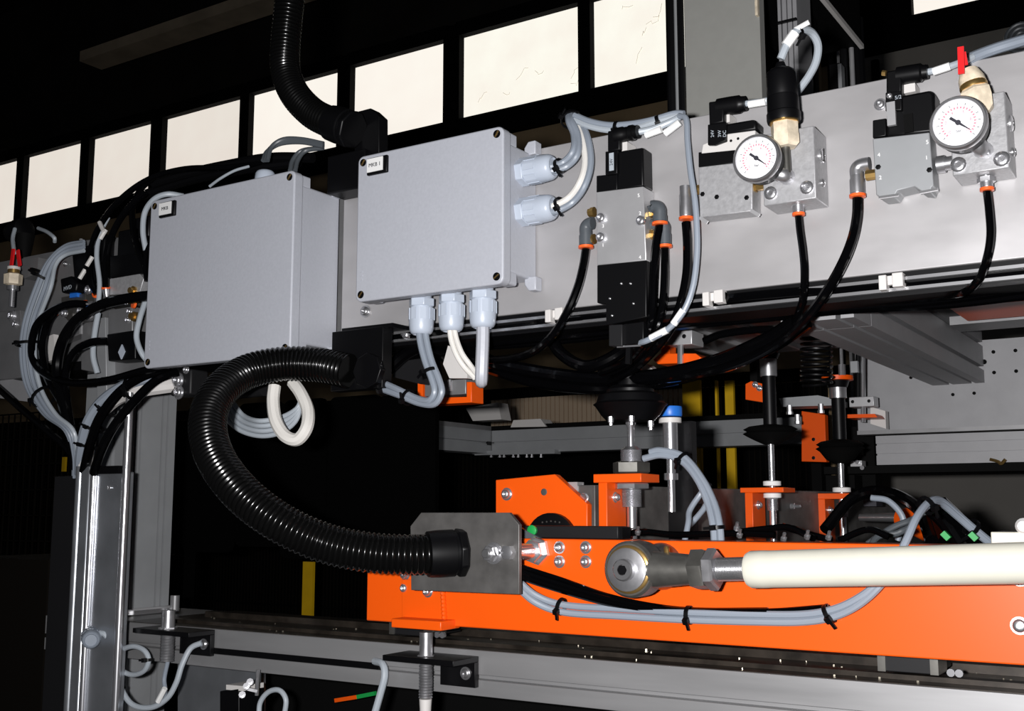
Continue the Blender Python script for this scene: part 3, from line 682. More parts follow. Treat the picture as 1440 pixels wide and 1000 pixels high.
MB().lathe(U(1218, 247, -.02), (1, 0, 0), [(0, .0058), (.012, .0058)], 8).build('brass_union', 'brass', V3)
p = U(1318, 232, -.022); MB().lathe(p, (1, 0, 0), [(0, .009), (.008, .009), (.008, .007), (.016, .007)], 16).build('union', 'zinc', V3)

# ---- regulator blocks
def block(label, Y, px0, px1, yt, yb, cham):
    x0, x1 = U(px0, (yt + yb) / 2, Y).x, U(px1, (yt + yb) / 2, Y).x; z1, z0 = U(px1, yt, Y).z, U(px1, yb, Y).z
    c = thing('regulator_block', label, 'regulator', ((x0 + x1) / 2, Y / 2, z0), 'pressure regulator blocks')
    MB().box(x0, x1, Y, -.001, z0, z1).build('body', 'cast', c, bevel=.0012)
    return c, x0, x1, z0, z1
YB = -.045
R1, x0, x1, z0, z1 = block('cast silver regulator block carrying the upright black pressure switch', YB, 1072, 1146, 176, 279, 0)
bolt(R1, 1084, 272, YB, .0075, m='chrome', washer=False, h=.004); bolt(R1, 1135, 264, YB, .0075, m='chrome', washer=False, h=.004)
for zf, r in ((.66, .008), (.28, .0045)): bolt(R1, 0, 0, 0, r, axis=(1, 0, 0), p=(x1, YB * .48, z0 + (z1 - z0) * zf), m='alu_bright' if zf > .5 else 'steel', washer=False, h=.003, name='side_plug')
p = Vector((x1 + .0032, YB * .48, z0 + (z1 - z0) * .66)); MB().obox(p, Vector((.0003, 0, 0)), Vector((0, .0012, 0)), Vector((0, 0, .0075))).build('plug_slot', 'black', R1)
gauge(R1, 1063, 222, -.090, .0258, -.062)
MB().tube(smooth_path([U(1078, 232, -.066), U(1092, 243, -.062), U(1104, 247, -.058), U(1108, 250, -.044)]), .0085, 12).build('gauge_union', 'zinc', R1)
fitting_down(R1, 1123, 302, -.024, .0062, .020, 'zinc')
MB().lathe(U(1123, 284, -.024), (0, 0, -1), [(0, .009), (.005, .009)], 6).build('hex_bush', 'zinc', R1)
SW = thing('pressure_switch', 'black capped pressure switch on a tape wrapped hexagon fitting', 'switch', U(1107, 240, -.060))
pa = U(1107, 244, -.060); ax = (U(1097, 81, -.060) - pa).normalized()
sc = MPP(pa)
def SWl(y0, y1, prof, m, name, n=24): return MB().lathe(pa + ax * ((244 - y0) * sc), ax, prof, n).build(name, m, SW)
SWl(244, 204, [(0, .0045), (42 * sc, .0045)], 'gunmetal', 'stem')
SWl(206, 168, [(0, .012), (4 * sc, .0155), (17 * sc, .0155), (19 * sc, .0150), (34 * sc, .0152), (38 * sc, .013)], 'ptfe', 'hexagon_fitting', 6)
SWl(171, 165, [(0, .0155), (5 * sc, .0155)], 'brass', 'brass_ring')
L = 78 * sc
SWl(169, 92, [(0, .0175), (L * .05, .0182), (L * .16, .0182), (L * .18, .0172), (L * .46, .0170), (L * .47, .0164), (L * .49, .0164), (L * .50, .0166), (L * .90, .0163), (L * .96, .0150), (L, .0120)], 'black', 'cap', 32)
SWl(92, 80, [(0, .0065), (6 * sc, .0060), (12 * sc, .0045)], 'black', 'cable_boot')

R2, x0, x1, z0, z1 = block('cast silver regulator block with the gauge and tape wrapped red tagged fitting', YB, 1336, 1416, 127, 236, 0)
bolt(R2, 1348, 232, YB, .0078, m='chrome', washer=False, h=.004); bolt(R2, 1409, 224, YB, .0078, m='chrome', washer=False, h=.004)
for zf, r in ((.66, .008), (.28, .0045)): bolt(R2, 0, 0, 0, r, axis=(1, 0, 0), p=(x1, YB * .48, z0 + (z1 - z0) * zf), m='alu_bright' if zf > .5 else 'steel', washer=False, h=.003, name='side_plug')
gauge(R2, 1347, 172, -.098, .0262, -.066)
MB().tube(smooth_path([U(1366, 190, -.070), U(1378, 208, -.062), U(1385, 212, -.044)]), .0085, 12).build('gauge_union', 'zinc', R2)
fitting_down(R2, 1388, 267, -.024, .0062, .020, 'zinc'); MB().lathe(U(1387, 250, -.024), (0, 0, -1), [(0, .009), (.005, .009)], 6).build('hex_bush', 'zinc', R2)
TF = thing('tape_wrapped_fitting', 'tape wrapped brass fitting with two red tags above the regulator block', 'fitting', U(1380, 158, -.06))
pa = U(1381, 160, -.055); ax = (U(1358, 86, -.055) - pa).normalized(); sc = MPP(pa)
MB().lathe(pa, ax, [(0, .008), (6 * sc, .0135), (22 * sc, .0155), (34 * sc, .0155), (40 * sc, .012)], 6, .4).build('hexagon', 'ptfe', TF)
MB().lathe(pa + ax * 39 * sc, ax, [(0, .013), (4 * sc, .0136), (9 * sc, .0125)], 20).build('brass_ring', 'brass', TF)
MB().lathe(pa + ax * 47 * sc, ax, [(0, .013), (8 * sc, .0125), (22 * sc, .0085)], 16).build('tape_cone', 'ptfe', TF)
MB().bar(U(1352, 104, -.070), U(1351, 66, -.070), .006, .002).build('red_tag', 'red', TF)
MB().bar(U(1357, 92, -.064), U(1354, 74, -.064), .006, .002).build('red_tag', 'red', TF)

# ================================================================== TUBES AND CABLES ON THE PLATE
G = 'black pneumatic tubes'
TB = 'tube_black'
cable('pneumatic_tube', 'black pneumatic tube from the left elbow of the centre valve', TB, [(824, 350, -.018), (820, 375, -.02), (812, 405, -.024), (797, 440, -.026), (775, 474, -.02), (745, 497, -.005), (700, 506, .02), (640, 500, .04), (580, 480, .06)], .0052, 'tube', G)
cable('pneumatic_tube', 'black pneumatic tube from the upper right elbow of the centre valve', TB, [(928, 315, -.022), (922, 350, -.026), (919, 395, -.026), (917, 440, -.022), (908, 475, -.01), (880, 508, .02), (845, 524, .05)], .0052, 'tube', G)
cable('pneumatic_tube', 'black pneumatic tube from the lower right elbow of the centre valve', TB, [(935, 349, -.016), (935, 385, -.02), (933, 420, -.02), (927, 450, -.014), (912, 482, .0), (885, 512, .03), (850, 528, .06)], .0050, 'tube', G)
cable('pneumatic_tube', 'black pneumatic tube from the upright chrome fitting beside the centre valve', TB, [(965, 313, -.012), (967, 345, -.014), (966, 385, -.018), (958, 425, -.020), (944, 460, -.014), (920, 492, .0), (890, 520, .03), (855, 538, .06)], .0056, 'tube', G)
cable('pneumatic_tube', 'black pneumatic tube below the regulator block with pressure switch', TB, [(1123, 304, -.024), (1125, 325, -.024), (1129, 355, -.024), (1131, 385, -.022), (1129, 420, -.012), (1118, 455, .02)], .0042, 'tube', G)
cable('pneumatic_tube', 'thick black pneumatic tube sweeping down from the chrome elbow', TB, [(1206, 279, -.020), (1205, 305, -.022), (1199, 335, -.026), (1186, 368, -.030), (1166, 404, -.028), (1140, 440, -.012), (1105, 475, .01), (1060, 502, .03), (1010, 520, .045), (950, 531, .06), (880, 536, .06), (800, 530, .06), (720, 514, .06), (640, 495, .06)], .0056, 'tube', G)
cable('pneumatic_tube', 'black pneumatic tube below the regulator block with red tags', TB, [(1388, 269, -.024), (1391, 295, -.024), (1393, 330, -.024), (1388, 362, -.020), (1377, 392, -.008), (1358, 410, .01), (1330, 416, .05)], .0042, 'tube', G)
# black bundle under the beam
lab = ['topmost black cable of the bundle under the beam', 'second black cable of the bundle under the beam', 'third black cable of the bundle under the beam', 'fourth black cable of the bundle under the beam', 'lowest black cable of the bundle under the beam', 'rearmost black cable of the bundle under the beam']
for k in range(6):
    rng = random.Random(40 + k); y_ = .010 + .014 * k; z_ = 1.7385 - .0022 * k
    pts = [Vector((-1.02 + 1.32 * i / 12, y_ + rng.uniform(-.006, .006), z_ + rng.uniform(-.003, .003))) for i in range(13)]
    tag(MB().tube(smooth_path(pts, 5), .0062, 8).build('trunk_cable', TB), lab[k], 'cable', 'black trunk cables under the beam')
for k, (pts, r, l) in enumerate((
    ([(560, 500, .06), (640, 492, .06), (700, 512, .05), (780, 527, .05), (850, 533, .06), (930, 528, .06), (1010, 508, .06), (1080, 478, .05), (1120, 452, .04)], .0095, 'thick black cable sagging under the beam behind the glands'),
    ([(565, 485, .08), (680, 515, .08), (760, 538, .08), (850, 545, .08), (930, 536, .08), (1010, 516, .07), (1085, 486, .06), (1135, 452, .05)], .0090, 'thick black cable hanging lowest under the beam'),
    ([(770, 468, .05), (790, 498, .05), (825, 515, .05), (865, 500, .06), (900, 470, .08)], .0080, 'short black cable loop under the beam left of the centre valve'),
    ([(990, 480, .16), (1015, 470, .16), (1060, 464, .16), (1100, 463, .16)], .0050, 'thin black cable crossing the grey deck'),
    ([(545, 520, .03), (575, 495, .04), (620, 478, .05), (680, 470, .05)], .0090, 'black cable leaving the lower hose bracket'))):
    cable('hanging_cable', l, TB, pts, r, 'cable', 'black hanging cables')
# grey cables round the glands of the middle box
GC, GW = 'cable_grey', 'cable_white'
gg = 'grey control cables'
XG = XR2 + .030
def side_cable(l, m, pts, r, grp=gg): return cable('control_cable', l, m, pts, r, 'cable', grp)
g1 = UX(762, 240, XG).y; g2 = UX(764, 297, XG).y
side_cable('upper grey cable of the pair from the top side gland', GC, [(757, 236, g1), (772, 235, g1), (792, 228, g1 + .01), (806, 212, -.03), (807, 190, -.018), (800, 172, -.010), (799, 160, .006)], .0042)
side_cable('lower grey cable of the pair from the top side gland', GC, [(757, 242, g1), (774, 241, g1), (797, 234, g1 + .01), (812, 217, -.03), (813, 192, -.018), (805, 172, -.010), (803, 160, .006)], .0042)
side_cable('white cable from the lower side gland', GW, [(760, 294, g2), (778, 290, g2), (800, 278, g2 + .01), (816, 256, -.03), (823, 228, -.022), (819, 195, -.012), (809, 168, .006)], .0044)
side_cable('grey cable below the white one from the lower side gland', GC, [(760, 300, g2), (782, 297, g2), (806, 284, g2 + .01), (823, 260, -.03), (831, 228, -.022), (826, 192, -.012), (813, 168, .006)], .0042)
for k, (dy, l) in enumerate(((0, 'upper grey cable swagging over the plate top to the centre valve'), (7, 'lower grey cable swagging over the plate top to the centre valve'))):
    side_cable(l, 'cable_light' if k else GC, [(808, 162 + dy, -.006), (830, 171 + dy, -.008), (858, 176 + dy, -.008), (890, 174 + dy, -.008), (920, 168 + dy * .6, -.010), (948, 160 + dy * .6, -.008), (962, 160, -.008)], .0040)
side_cable('grey cable dropping past the chrome fitting to the valve bottom', GC, [(955, 163, -.012), (965, 168, -.018), (967, 200, -.024), (971, 240, -.028), (977, 280, -.030), (980, 320, -.030), (980, 360, -.030), (974, 405, -.032), (960, 440, -.034), (938, 464, -.034), (912, 478, -.034), (900, 482, -.026)], .0036)
for l, a, b_, Y in (('white marker sleeve low on the dropping grey cable', (961, 436), (947, 456), -.0342), ('white marker sleeve nearest the valve bottom on the dropping cable', (938, 464), (915, 476), -.0342), ('white marker sleeve on the cable by the centre valve plug', (935, 188), (956, 172), -.016), ('second marker sleeve beside the centre valve plug', (908, 190), (930, 182), -.022), ('marker sleeve at the plug of the valve beside the pressure switch', (1053, 147), (1077, 143), -.024), ('marker sleeve at the plug of the smooth silver valve', (1312, 101), (1336, 93), -.024)):
    tag(MB().cyl(U(*a, Y), U(*b_, Y), .0043, n=10).build('marker_sleeve', 'paper'), l, 'sleeve', 'white marker sleeves')
side_cable('short grey cable from the centre valve plug to the plate top', 'cable_light', [(896, 186, -.026), (912, 183, -.022), (930, 177, -.018), (950, 168, -.012), (958, 162, -.006)], .0040)
side_cable('short grey cable from the plug beside the pressure switch', 'cable_light', [(1048, 146, -.024), (1062, 144, -.024), (1085, 140, -.020), (1110, 133, -.010)], .0036)
side_cable('short grey cable from the plug of the smooth silver valve', 'cable_light', [(1300, 102, -.024), (1320, 98, -.024), (1345, 90, -.018), (1368, 80, -.006)], .0036)
side_cable('grey cable running off along the beam top beside the red tags', GC, [(1360, 84, -.004), (1385, 74, .004), (1415, 64, .01), (1460, 52, .02), (1560, 34, .03), (1700, 30, .04)], .0060)
side_cable('pale grey cable looping from the pressure switch cap', 'cable_light', [(1098, 83, -.060), (1104, 68, -.060), (1112, 52, -.058), (1124, 42, -.05), (1140, 45, -.03), (1150, 62, -.015), (1148, 85, -.004), (1138, 106, .004), (1122, 128, .012), (1112, 140, .02)], .0045)
tag(MB().cyl(U(1105, 64, -.0605), U(1118, 46, -.058), .0055, n=10).build('marker_sleeve', 'paper'), 'white marker sleeve on the pressure switch cable', 'sleeve', 'white marker sleeves')
tag(MB().cyl(U(1118, 42, -.055), U(1138, 31, -.055), .0028, n=8).build('marker_sleeve', 'paper'), 'slim marker sleeve above the pressure switch cable bend', 'sleeve', 'white marker sleeves')
# cables under the middle box
side_cable('left grey cable of the pair from the first bottom gland', GC, [(589, 456, -.05), (591, 480, -.052), (598, 508, -.056), (608, 535, -.06), (611, 552, -.062), (603, 563, -.06), (585, 560, -.055), (560, 548, -.05), (533, 536, -.04)], .0044)
side_cable('right grey cable of the pair from the first bottom gland', GC, [(597, 456, -.05), (600, 480, -.052), (607, 508, -.056), (617, 533, -.06), (621, 552, -.062), (611, 568, -.06), (590, 567, -.055), (562, 556, -.05), (534, 546, -.04)], .0044)
side_cable('left white cable from the second bottom gland', GW, [(632, 452, -.05), (634, 475, -.05), (641, 497, -.05), (652, 515, -.045), (668, 532, -.03)], .0036)
side_cable('right white cable from the second bottom gland', GW, [(638, 452, -.05), (641, 474, -.05), (649, 496, -.05), (660, 512, -.045), (672, 528, -.03)], .0036)
side_cable('thick pale cable hanging from the third bottom gland', 'box_grey', [(679, 446, -.05), (679, 475, -.05), (678, 505, -.05), (677, 530, -.048), (677, 537, -.04), (677, 535, -.02)], .0082)
side_cable('thick white cable looped under the larger junction box', GW, [(386, 543, -.06), (384, 565, -.065), (388, 592, -.07), (401, 613, -.07), (418, 618, -.065), (431, 602, -.06), (433, 578, -.05), (424, 555, -.045), (412, 538, -.04)], .0090)
for k in range(4):
    side_cable(['outermost', 'second', 'third', 'innermost'][k] + ' grey cable of the coil hanging under the larger junction box', 'cable_light', [(313 + 3 * k, 556, -.02), (314 + 5 * k, 580 - 4 * k, -.03), (334 + 3 * k, 603 - 6 * k, -.035), (365, 613 - 7 * k, -.035 - .004 * k), (395, 608 - 7 * k, -.03), (417, 590 - 5 * k, -.025), (424, 560, -.02)], .0036, 'grey coil under the larger box')
tie('cable tie on the pair at the top side gland', 787, 233, g1 + .004, 800, 225, g1, .0085)
tie('cable tie on the pair at the lower side gland', 788, 288, g2 + .004, 802, 279, g2, .0090)
tie('cable tie gathering grey cables at the plate top', 803, 168, -.006, 801, 160, .0, .012)
tie('cable tie on the swagging cables above the centre valve', 868, 180, -.008, 890, 178, -.008, .0075)
tie('cable tie by the white sleeve at the centre valve plug', 926, 172, -.012, 950, 163, -.008, .0075)
tie('cable tie on the pair below the first bottom gland', 604, 524, -.06, 612, 545, -.062, .0095)
tie('cable tie on the pair leading to the lower hose bracket', 574, 559, -.053, 560, 552, -.05, .0095)
tie('cable tie nearest the lower hose bracket', 543, 545, -.043, 534, 541, -.04, .0095)
tie('cable tie on the pressure switch cable bend', 1122, 46, -.052, 1138, 45, -.03, .0055)

# ================================================================== ORANGE CARRIAGE
OY = -.05; OZ0, OZ1 = 1.358, 1.4665
XO = U(516, 815, OY).x
OB = thing('orange_beam', 'long bright orange steel beam across the bottom of the machine', 'beam', (-.5, -.02, OZ0))
MB().box(XO, .3, OY, OY + .05, OZ0, OZ1).build('beam', 'orange', OB, bevel=.0015)
for px, py in ((787, 770), (824, 770), (787, 790), (824, 790)): bolt(OB, px, py, OY, .0055, h=.006)
bolt(OB, 570, 808, OY, .0055, h=.007); bolt(OB, 570, 827, OY, .0055, h=.007); bolt(OB, 602, 832, OY - .004, .0055, h=.007)
bolt(OB, 1434, 880, OY, .0062, h=.004); bolt(OB, 1434, 812, OY, .0062, h=.004)
# stop bracket welded below the left end
SB = rq([(565, 815), (624, 815), (624, 884), (565, 876)], OY - .004, OY).build('stop_web', 'orange', OB, bevel=.0006)
r_ = rect(550, 872, 620, 885, OY - .03)
MB().box(r_[0], r_[1], OY - .030, OY + .01, r_[2], r_[3]).build('stop_flange', 'orange', OB, bevel=.0012)
b = MB()
for k in range(9):
    p = U(622 + .3 * k, 834 + 5.6 * k, OY - .003); b.lathe(p + Vector((0, 0, -.0035)), (.25, 0, 1), [(0, .0012), (.002, .0034), (.005, .0034), (.007, .0012)], 8)
b.build('weld_bead', 'orange', OB)
# gear plate behind the beam
OP = thing('orange_gusset', 'orange gusset plate with a sloping corner behind the beam', 'plate', U(760, 755, .03))
MB().prism([U(697, 675, .03), U(780, 667, .03), U(826, 709, .03), U(826, 764, .03), U(697, 764, .03)], (0, .012, 0)).build('plate', 'orange', OP, bevel=.001)
bolt(OP, 713, 695, .03, .0062, h=.007); bolt(OP, 765, 692, .03, .0045, m='raw_steel', name='hole', washer=False, h=.0006)
p = U(776, 762, .026); MB().lathe(p, FY, [(-.003, .036), (.004, .036), (.005, .030)], 30).build('dark_wheel', 'black', OP)
for k in range(5): q = U(763 + 6 * k, 733 + abs(k - 2) * .8, .021); MB().lathe(q, FY, [(0, .0011), (.0006, .0011)], 8).build('wheel_screw', 'gunmetal', OP)
BBR = thing('black_slide_rail', 'black flat slide rail lying along the top of the orange beam', 'rail', U(820, 757, -.02))
MB().box(U(737, 748, -.03).x, U(869, 748, -.03).x, -.03, -.005, OZ1 + .0005, U(820, 740, -.03).z).build('rail', 'black_soft', BBR, bevel=.001)
MB().box(U(869, 748, -.03).x, U(874, 748, -.03).x, -.028, -.007, OZ1 + .0005, U(820, 741, -.03).z).build('end_stop', 'black', BBR)
p = U(750, 746, -.034); MB().lathe(p, FY, [(0, .006), (.004, .0065), (.005, .004)], 12).build('green_plug', 'green', BBR)
MB().prism([U(731, 742, -.04), U(760, 757, -.04), U(731, 757, -.04)], (0, .006, 0)).build('wedge', 'fit_grey', BBR)
# grey cross beam that runs back
XC = -.660
CB = thing('cross_beam', 'dark grey steel cross beam running back behind the orange beam', 'beam', (XC - .02, .4, OZ1 - .04))
zt = UX(905, 684, XC).z
MB().prism([(-.706, .045, OZ0), (-.676, .045, OZ0), (-.676, .045, zt), (-.706, .045, zt)], (.145, 1.0, 0)).build('beam', 'raw_steel', CB, bevel=.001)
MB().box(-.760, -.700, .043, .060, OZ0, zt + .004).build('end_cap', 'alu', CB)
for px in (803, 822): bolt(CB, px, 700, .041, .0045, m='chrome', socket=False, h=.006)
for k, yy in enumerate((.27, .56)):
    MB().lathe((-.676 + .145 * (yy - .045), yy, zt - .025), (1, 0, 0), [(0, .005), (.006, .005), (.006, .003), (.016, .003)], 10).build('bolt', 'chrome', CB)

def lat(parent, name, m, x, y, pxc, prof, n=20, phase=0.0, bev=0):
    """lathe part on a vertical axis at (x, y); prof gives (photo y, radius) from top to bottom"""
    ps = []
    for py, r in prof:
        d = ray(pxc, py); t = ((x - CAM.x) * RV.x + (y - CAM.y) * RV.y) / (d.x * RV.x + d.y * RV.y) if abs(d.x) > 9 else None
        z = U(pxc, py, y).z; ps.append((z, r))
    z0 = ps[0][0]
    return MB().lathe((x, y, z0), (0, 0, -1), [(z0 - z, r) for z, r in ps], n, phase).build(name, m, parent, bevel=bev)
def bracket(label, px, d, pxl, pxr, pyt, pyb):
    p = CAM + ray(px, (pyt + pyb) / 2) * d; x, y = p.x, p.y
    zt, zb = U(px, pyt, y).z, U(px, pyb, y).z; hw = .026; zz = OZ1 - .03; XC = x - .034
    c = thing('rod_bracket', label, 'bracket', (XC + .006, y, zz), 'orange rod brackets')
    MB().box(XC - .006, x + .026, y - hw, y + hw, zb, zt).build('top_plate', 'orange', c, bevel=.0008)
    MB().box(XC + .001, XC + .013, y - hw, y + hw, zz, zb).build('web', 'orange', c, bevel=.0008)
    bolt(c, 0, 0, 0, .005, axis=(1, 0, 0), p=(XC + .013, y - .005, zb - .018), m='chrome', washer=True, h=.006)
    return c, x, y
# rod 1
BR1, x, y = bracket('orange bracket of the front spring rod', 888, 1.40, 835, 918, 667, 679)
R_ = thing('spring_rod', 'front spring rod with thick threads and hexagon nuts', 'rod', (x, y, OZ1 - .03), 'spring rods')
pc = 889
lat(R_, 'dish', 'black', x, y, pc, [(543, .024), (548, .030), (552, .030), (556, .040), (566, .043), (569, .047), (572, .044), (584, .037), (592, .030), (594, .012)], 32)
lat(R_, 'collar', 'black', x, y, pc, [(515, .014), (543, .016)], 20)
lat(R_, 'rod', 'chrome', x, y, pc, [(588, .0062), (596, .0066), (600, .0045), (650, .0045)], 14)
pr = []
for k in range(12): pr += [(632 + 2 * k, .0125), (633 + 2 * k, .0138)]
lat(R_, 'thread', 'zinc', x, y, pc, [(628, .008)] + pr, 20)
lat(R_, 'hexagon_nut', 'gunmetal', x, y, pc, [(649, .019), (651, .0235), (664, .0235), (666, .021)], 6, .25)
lat(R_, 'hexagon_nut', 'zinc', x, y, pc, [(679.5, .021), (681, .0225), (687, .0225), (688, .020)], 6, .1)
pr = []
for k in range(13): pr += [(688 + 2 * k, .0115), (689 + 2 * k, .0128)]
lat(R_, 'thread', 'zinc', x, y, pc, pr, 20)
lat(R_, 'plunger', 'chrome', x, y, pc, [(713, .0062), (775, .0062)], 14)
for px, py in ((859, 586), (888, 585), (915, 592)): p = U(px, py, y - .03); MB().lathe(p, (0, 0, -1), [(0, .0038), (.007, .0038), (.008, .0026), (.011, .0026)], 8).build('dish_screw', 'chrome', R_)
# rods 2 and 3
def rod(label, px, d, Y0, ptop, sl, tubeb, bel, wash, colr, pyt, pyb, bl):
    c, x, y = bracket(bl, px, d, 0, 0, pyt, pyb); s = d / FPX
    R_ = thing('spring_rod', label, 'rod', (x, y, OZ1 - .03), 'spring rods')
    lat(R_, 'sleeve', 'zinc', x, y, px, [(sl[0], 12 * s), (sl[1], 12 * s)], 18)
    lat(R_, 'damper_tube', 'black', x, y, px, [(sl[1], 9.5 * s), (tubeb, 9.5 * s)], 18)
    b0, b1, w_ = bel
    lat(R_, 'bellows', 'black_matt', x, y, px, [(b0, 10 * s), (b0 + 3, w_ * .8 * s), (b0 + 7, w_ * s), (b0 + 10, w_ * .86 * s), (b0 + 13, w_ * 1.02 * s), (b0 + 17, w_ * .85 * s), (b1 - 6, w_ * .6 * s), (b1, 10 * s)], 28)
    lat(R_, 'rod', 'chrome', x, y, px, [(b1, 4.5 * s), (pyb + 10, 4.5 * s)], 12)
    for wy in wash: lat(R_, 'white_washer', 'paper', x, y, px, [(wy - 4, 8 * s), (wy - 3, 12.5 * s), (wy + 3, 12.5 * s), (wy + 4, 8 * s)], 18)
    pr = []
    for k in range(10): pr += [(pyb + 6 + 2 * k, 7 * s), (pyb + 7 + 2 * k, 8 * s)]
    lat(R_, 'thread', 'zinc', x, y, px, pr, 16)
    lat(R_, 'plunger', 'chrome', x, y, px, [(pyb + 24, 5 * s), (775, 5 * s)], 12)
    lat(R_, 'orange_cap', 'orange', x, y, px, [(ptop, 10 * s), (ptop + 1, colr * s), (ptop + 7, colr * s), (ptop + 8, 9 * s)], 20)
    lat(R_, 'head', 'black', x, y, px, [(ptop + 7, 17 * s), (sl[0], 13 * s)], 18)
    return R_
rod('middle spring rod with black damper tube and white washers', 1086, 1.66, 0, 490, (505, 529), 600, (597, 625, 38), (680, 697), 14, 686, 693, 'orange bracket of the middle spring rod')
rod('rear spring rod topped with a flat orange flange', 1184, 1.87, 0, 528, (545, 560), 622, (618, 652, 33), (689,), 22, 694, 702, 'orange bracket of the rear spring rod')
p = CAM + ray(1184, 520) * 1.87; MB().cyl((p.x, p.y, U(1182, 530, p.y).z), (p.x, p.y, U(1182, 488, p.y).z), .0042, n=10)
tag(MB().lathe((p.x, p.y, U(1182, 528, p.y).z), (0, 0, 1), [(0, .006), (.018, .006), (.018, .003), (.045, .003)], 10).build('guide_pin', 'chrome'), 'chrome guide pin above the rear spring rod', 'pin')

# things around the rods
p = U(942, 575, .16)
c = thing('blue_capped_cylinder', 'slim chrome cylinder with a bright blue cap', 'cylinder', (p.x, .16, U(942, 660, .16).z))
lat(c, 'blue_cap', 'blue', p.x, .16, 942, [(572, .0155), (574, .0162), (584, .0162), (586, .0155)], 24)
lat(c, 'white_ring', 'conduit_white', p.x, .16, 942, [(588, .015), (595, .015)], 24)
lat(c, 'barrel', 'chrome', p.x, .16, 942, [(595, .010), (640, .010), (641, .006), (665, .006), (666, .0095), (675, .0095), (676, .005), (720, .005)], 18)
tag(MB().box(p.x - .012, p.x + .024, .175, .19, OZ0, U(942, 592, .16).z).build('cylinder_mount', 'black'), 'black mount plate behind the blue capped cylinder', 'mount')
c = thing('clamp_plate', 'flat orange clamp plate on a short pin under the deck', 'clamp', U(950, 505, .20))
MB().prism([U(918, 506, .20), U(928, 497, .20), U(978, 497, .20), U(986, 503, .20), U(980, 510, .20), U(925, 512, .20)], (0, .05, 0)).build('plate', 'orange', c, bevel=.001)
rq([(930, 488), (942, 484), (942, 498), (930, 498)], .22, .24).build('rib', 'orange', c)
rq([(938, 486), (944, 464), (973, 464), (973, 484)], .19, .23).build('clamp_block', 'alu', c, bevel=.001)
bolt(c, 962, 473, .19, .003, m='black', washer=False, name='hole', h=.0005)
MB().cyl(U(957, 512, .195), U(957, 462, .195), .0045, n=10).build('pin', 'chrome', c)
tag(rq([(895, 525), (910, 512), (925, 526), (925, 528)], .2, .22).build('pale_wedge', 'conduit_white'), 'small pale wedge under the centre valve', 'wedge')
# orange pieces further back
YK = .62
c = thing('orange_lug', 'small orange lug with chrome screws beside the middle rod', 'lug', U(1060, 562, YK))
rq([(1048, 540), (1056, 536), (1074, 540), (1074, 566), (1048, 562)], YK, YK + .03).build('block', 'orange', c, bevel=.001)
MB().box(U(1052, 540, YK).x, U(1062, 540, YK).x, YK + .01, YK + .03, U(1055, 540, YK).z, 1.776).build('arm', 'black_matt', c)
bolt(c, 1062, 541, YK - .004, .004, m='chrome'); bolt(c, 1068, 546, YK - .004, .004, m='chrome')
c = thing('orange_side_plate', 'upright orange plate with two holes behind the rods', 'plate', U(1142, 650, .95))
rq([(1127, 578), (1160, 583), (1162, 650), (1127, 649)], .95, .97).build('plate', 'orange', c, bevel=.001)
for py in (618, 644): bolt(c, 1144, py, .95, .0035, m='black', washer=False, name='hole', h=.0005)
c = thing('guide_clamp', 'small silver clamp and orange foot on a chrome rod at the rear', 'clamp', U(1212, 592, .80))
MB().cyl(U(1214, 594, .80), U(1214, 496, .80), .0045, n=10).build('guide_rod', 'chrome', c)
MB().cyl(U(1208, 560, .83), U(1208, 496, .83), .0065, n=10).build('black_rod', 'black', c)
rb(1194, 558, 1229, 572, .79, .82).build('clamp', 'alu', c, bevel=.001)
bolt(c, 1199, 565, .79, .003, m='black', washer=False, name='hole', h=.0005); bolt(c, 1222, 564, .79, .003, m='black', washer=False, name='hole', h=.0005)
rq([(1190, 583), (1230, 582), (1234, 587), (1190, 588)], .78, .83).build('foot', 'orange', c)
rb(1196, 508, 1206, 524, .79, .80).build('square_nut', 'alu_grey', c)
tag(rq([(1224, 572), (1245, 578), (1246, 603), (1224, 596)], .84, .86).build('pale_clip', 'conduit_white'), 'pale folded clip on the sheet beside the silver clamp', 'clip')
tag(rq([(1095, 560), (1150, 556), (1178, 562), (1178, 570), (1100, 572)], .80, .86).build('mount_plate', 'alu_grey'), 'light grey mount plate between the middle and rear rods', 'plate')
for i, (px, py) in enumerate(((1110, 570), (1121, 583), (1154, 568))): tag(MB().lathe(U(px, py, .79), (0, 0, -1), [(0, .005), (.012, .005), (.012, .0065), (.017, .0065)], 8).build('hanging_screw', 'chrome'), 'small chrome screw hanging under the light grey mount plate', 'screw', 'screws under the mount plate')
b = MB(); pp = [U(1148, 472 + .58 * k, .55) + Vector((.024 * cos(k * .5), .024 * sin(k * .5), 0)) for k in range(120)]
tag(b.tube(pp, .0022, 6).build('spiral_hose', 'black'), 'black spiral air hose between the middle and rear rods', 'hose')
c = thing('limit_switch', 'small chrome switch with lever right of the rear bellows', 'switch', U(1208, 660, .86))
rb(1196, 622, 1210, 640, .86, .88).build('body', 'black', c); rb(1196, 648, 1212, 656, .855, .88).build('lever', 'alu', c)
for px, py in ((1206, 650), (1213, 658), (1207, 624)): MB().lathe(U(px, py, .85), FY, [(0, .004), (.004, .004)], 8).build('screw', 'chrome', c)
tag(rb(1196, 600, 1230, 690, 1.02, 1.06).build('rear_box', 'black_matt'), 'black box behind the rear bellows', 'box')
tag(rb(1214, 690, 1232, 712, .72, .76).build('blue_block', 'ink'), 'dark blue block behind the rear bracket', 'block')
c = thing('orange_motor', 'orange motor half hidden by black cables', 'motor', U(1275, 755, .55))
p = U(1262, 728, .55); MB().lathe(p, (1, -.2, -.15), [(0, .012), (.02, .020), (.045, .028), (.06, .026)], 20).build('housing', 'orange', c)
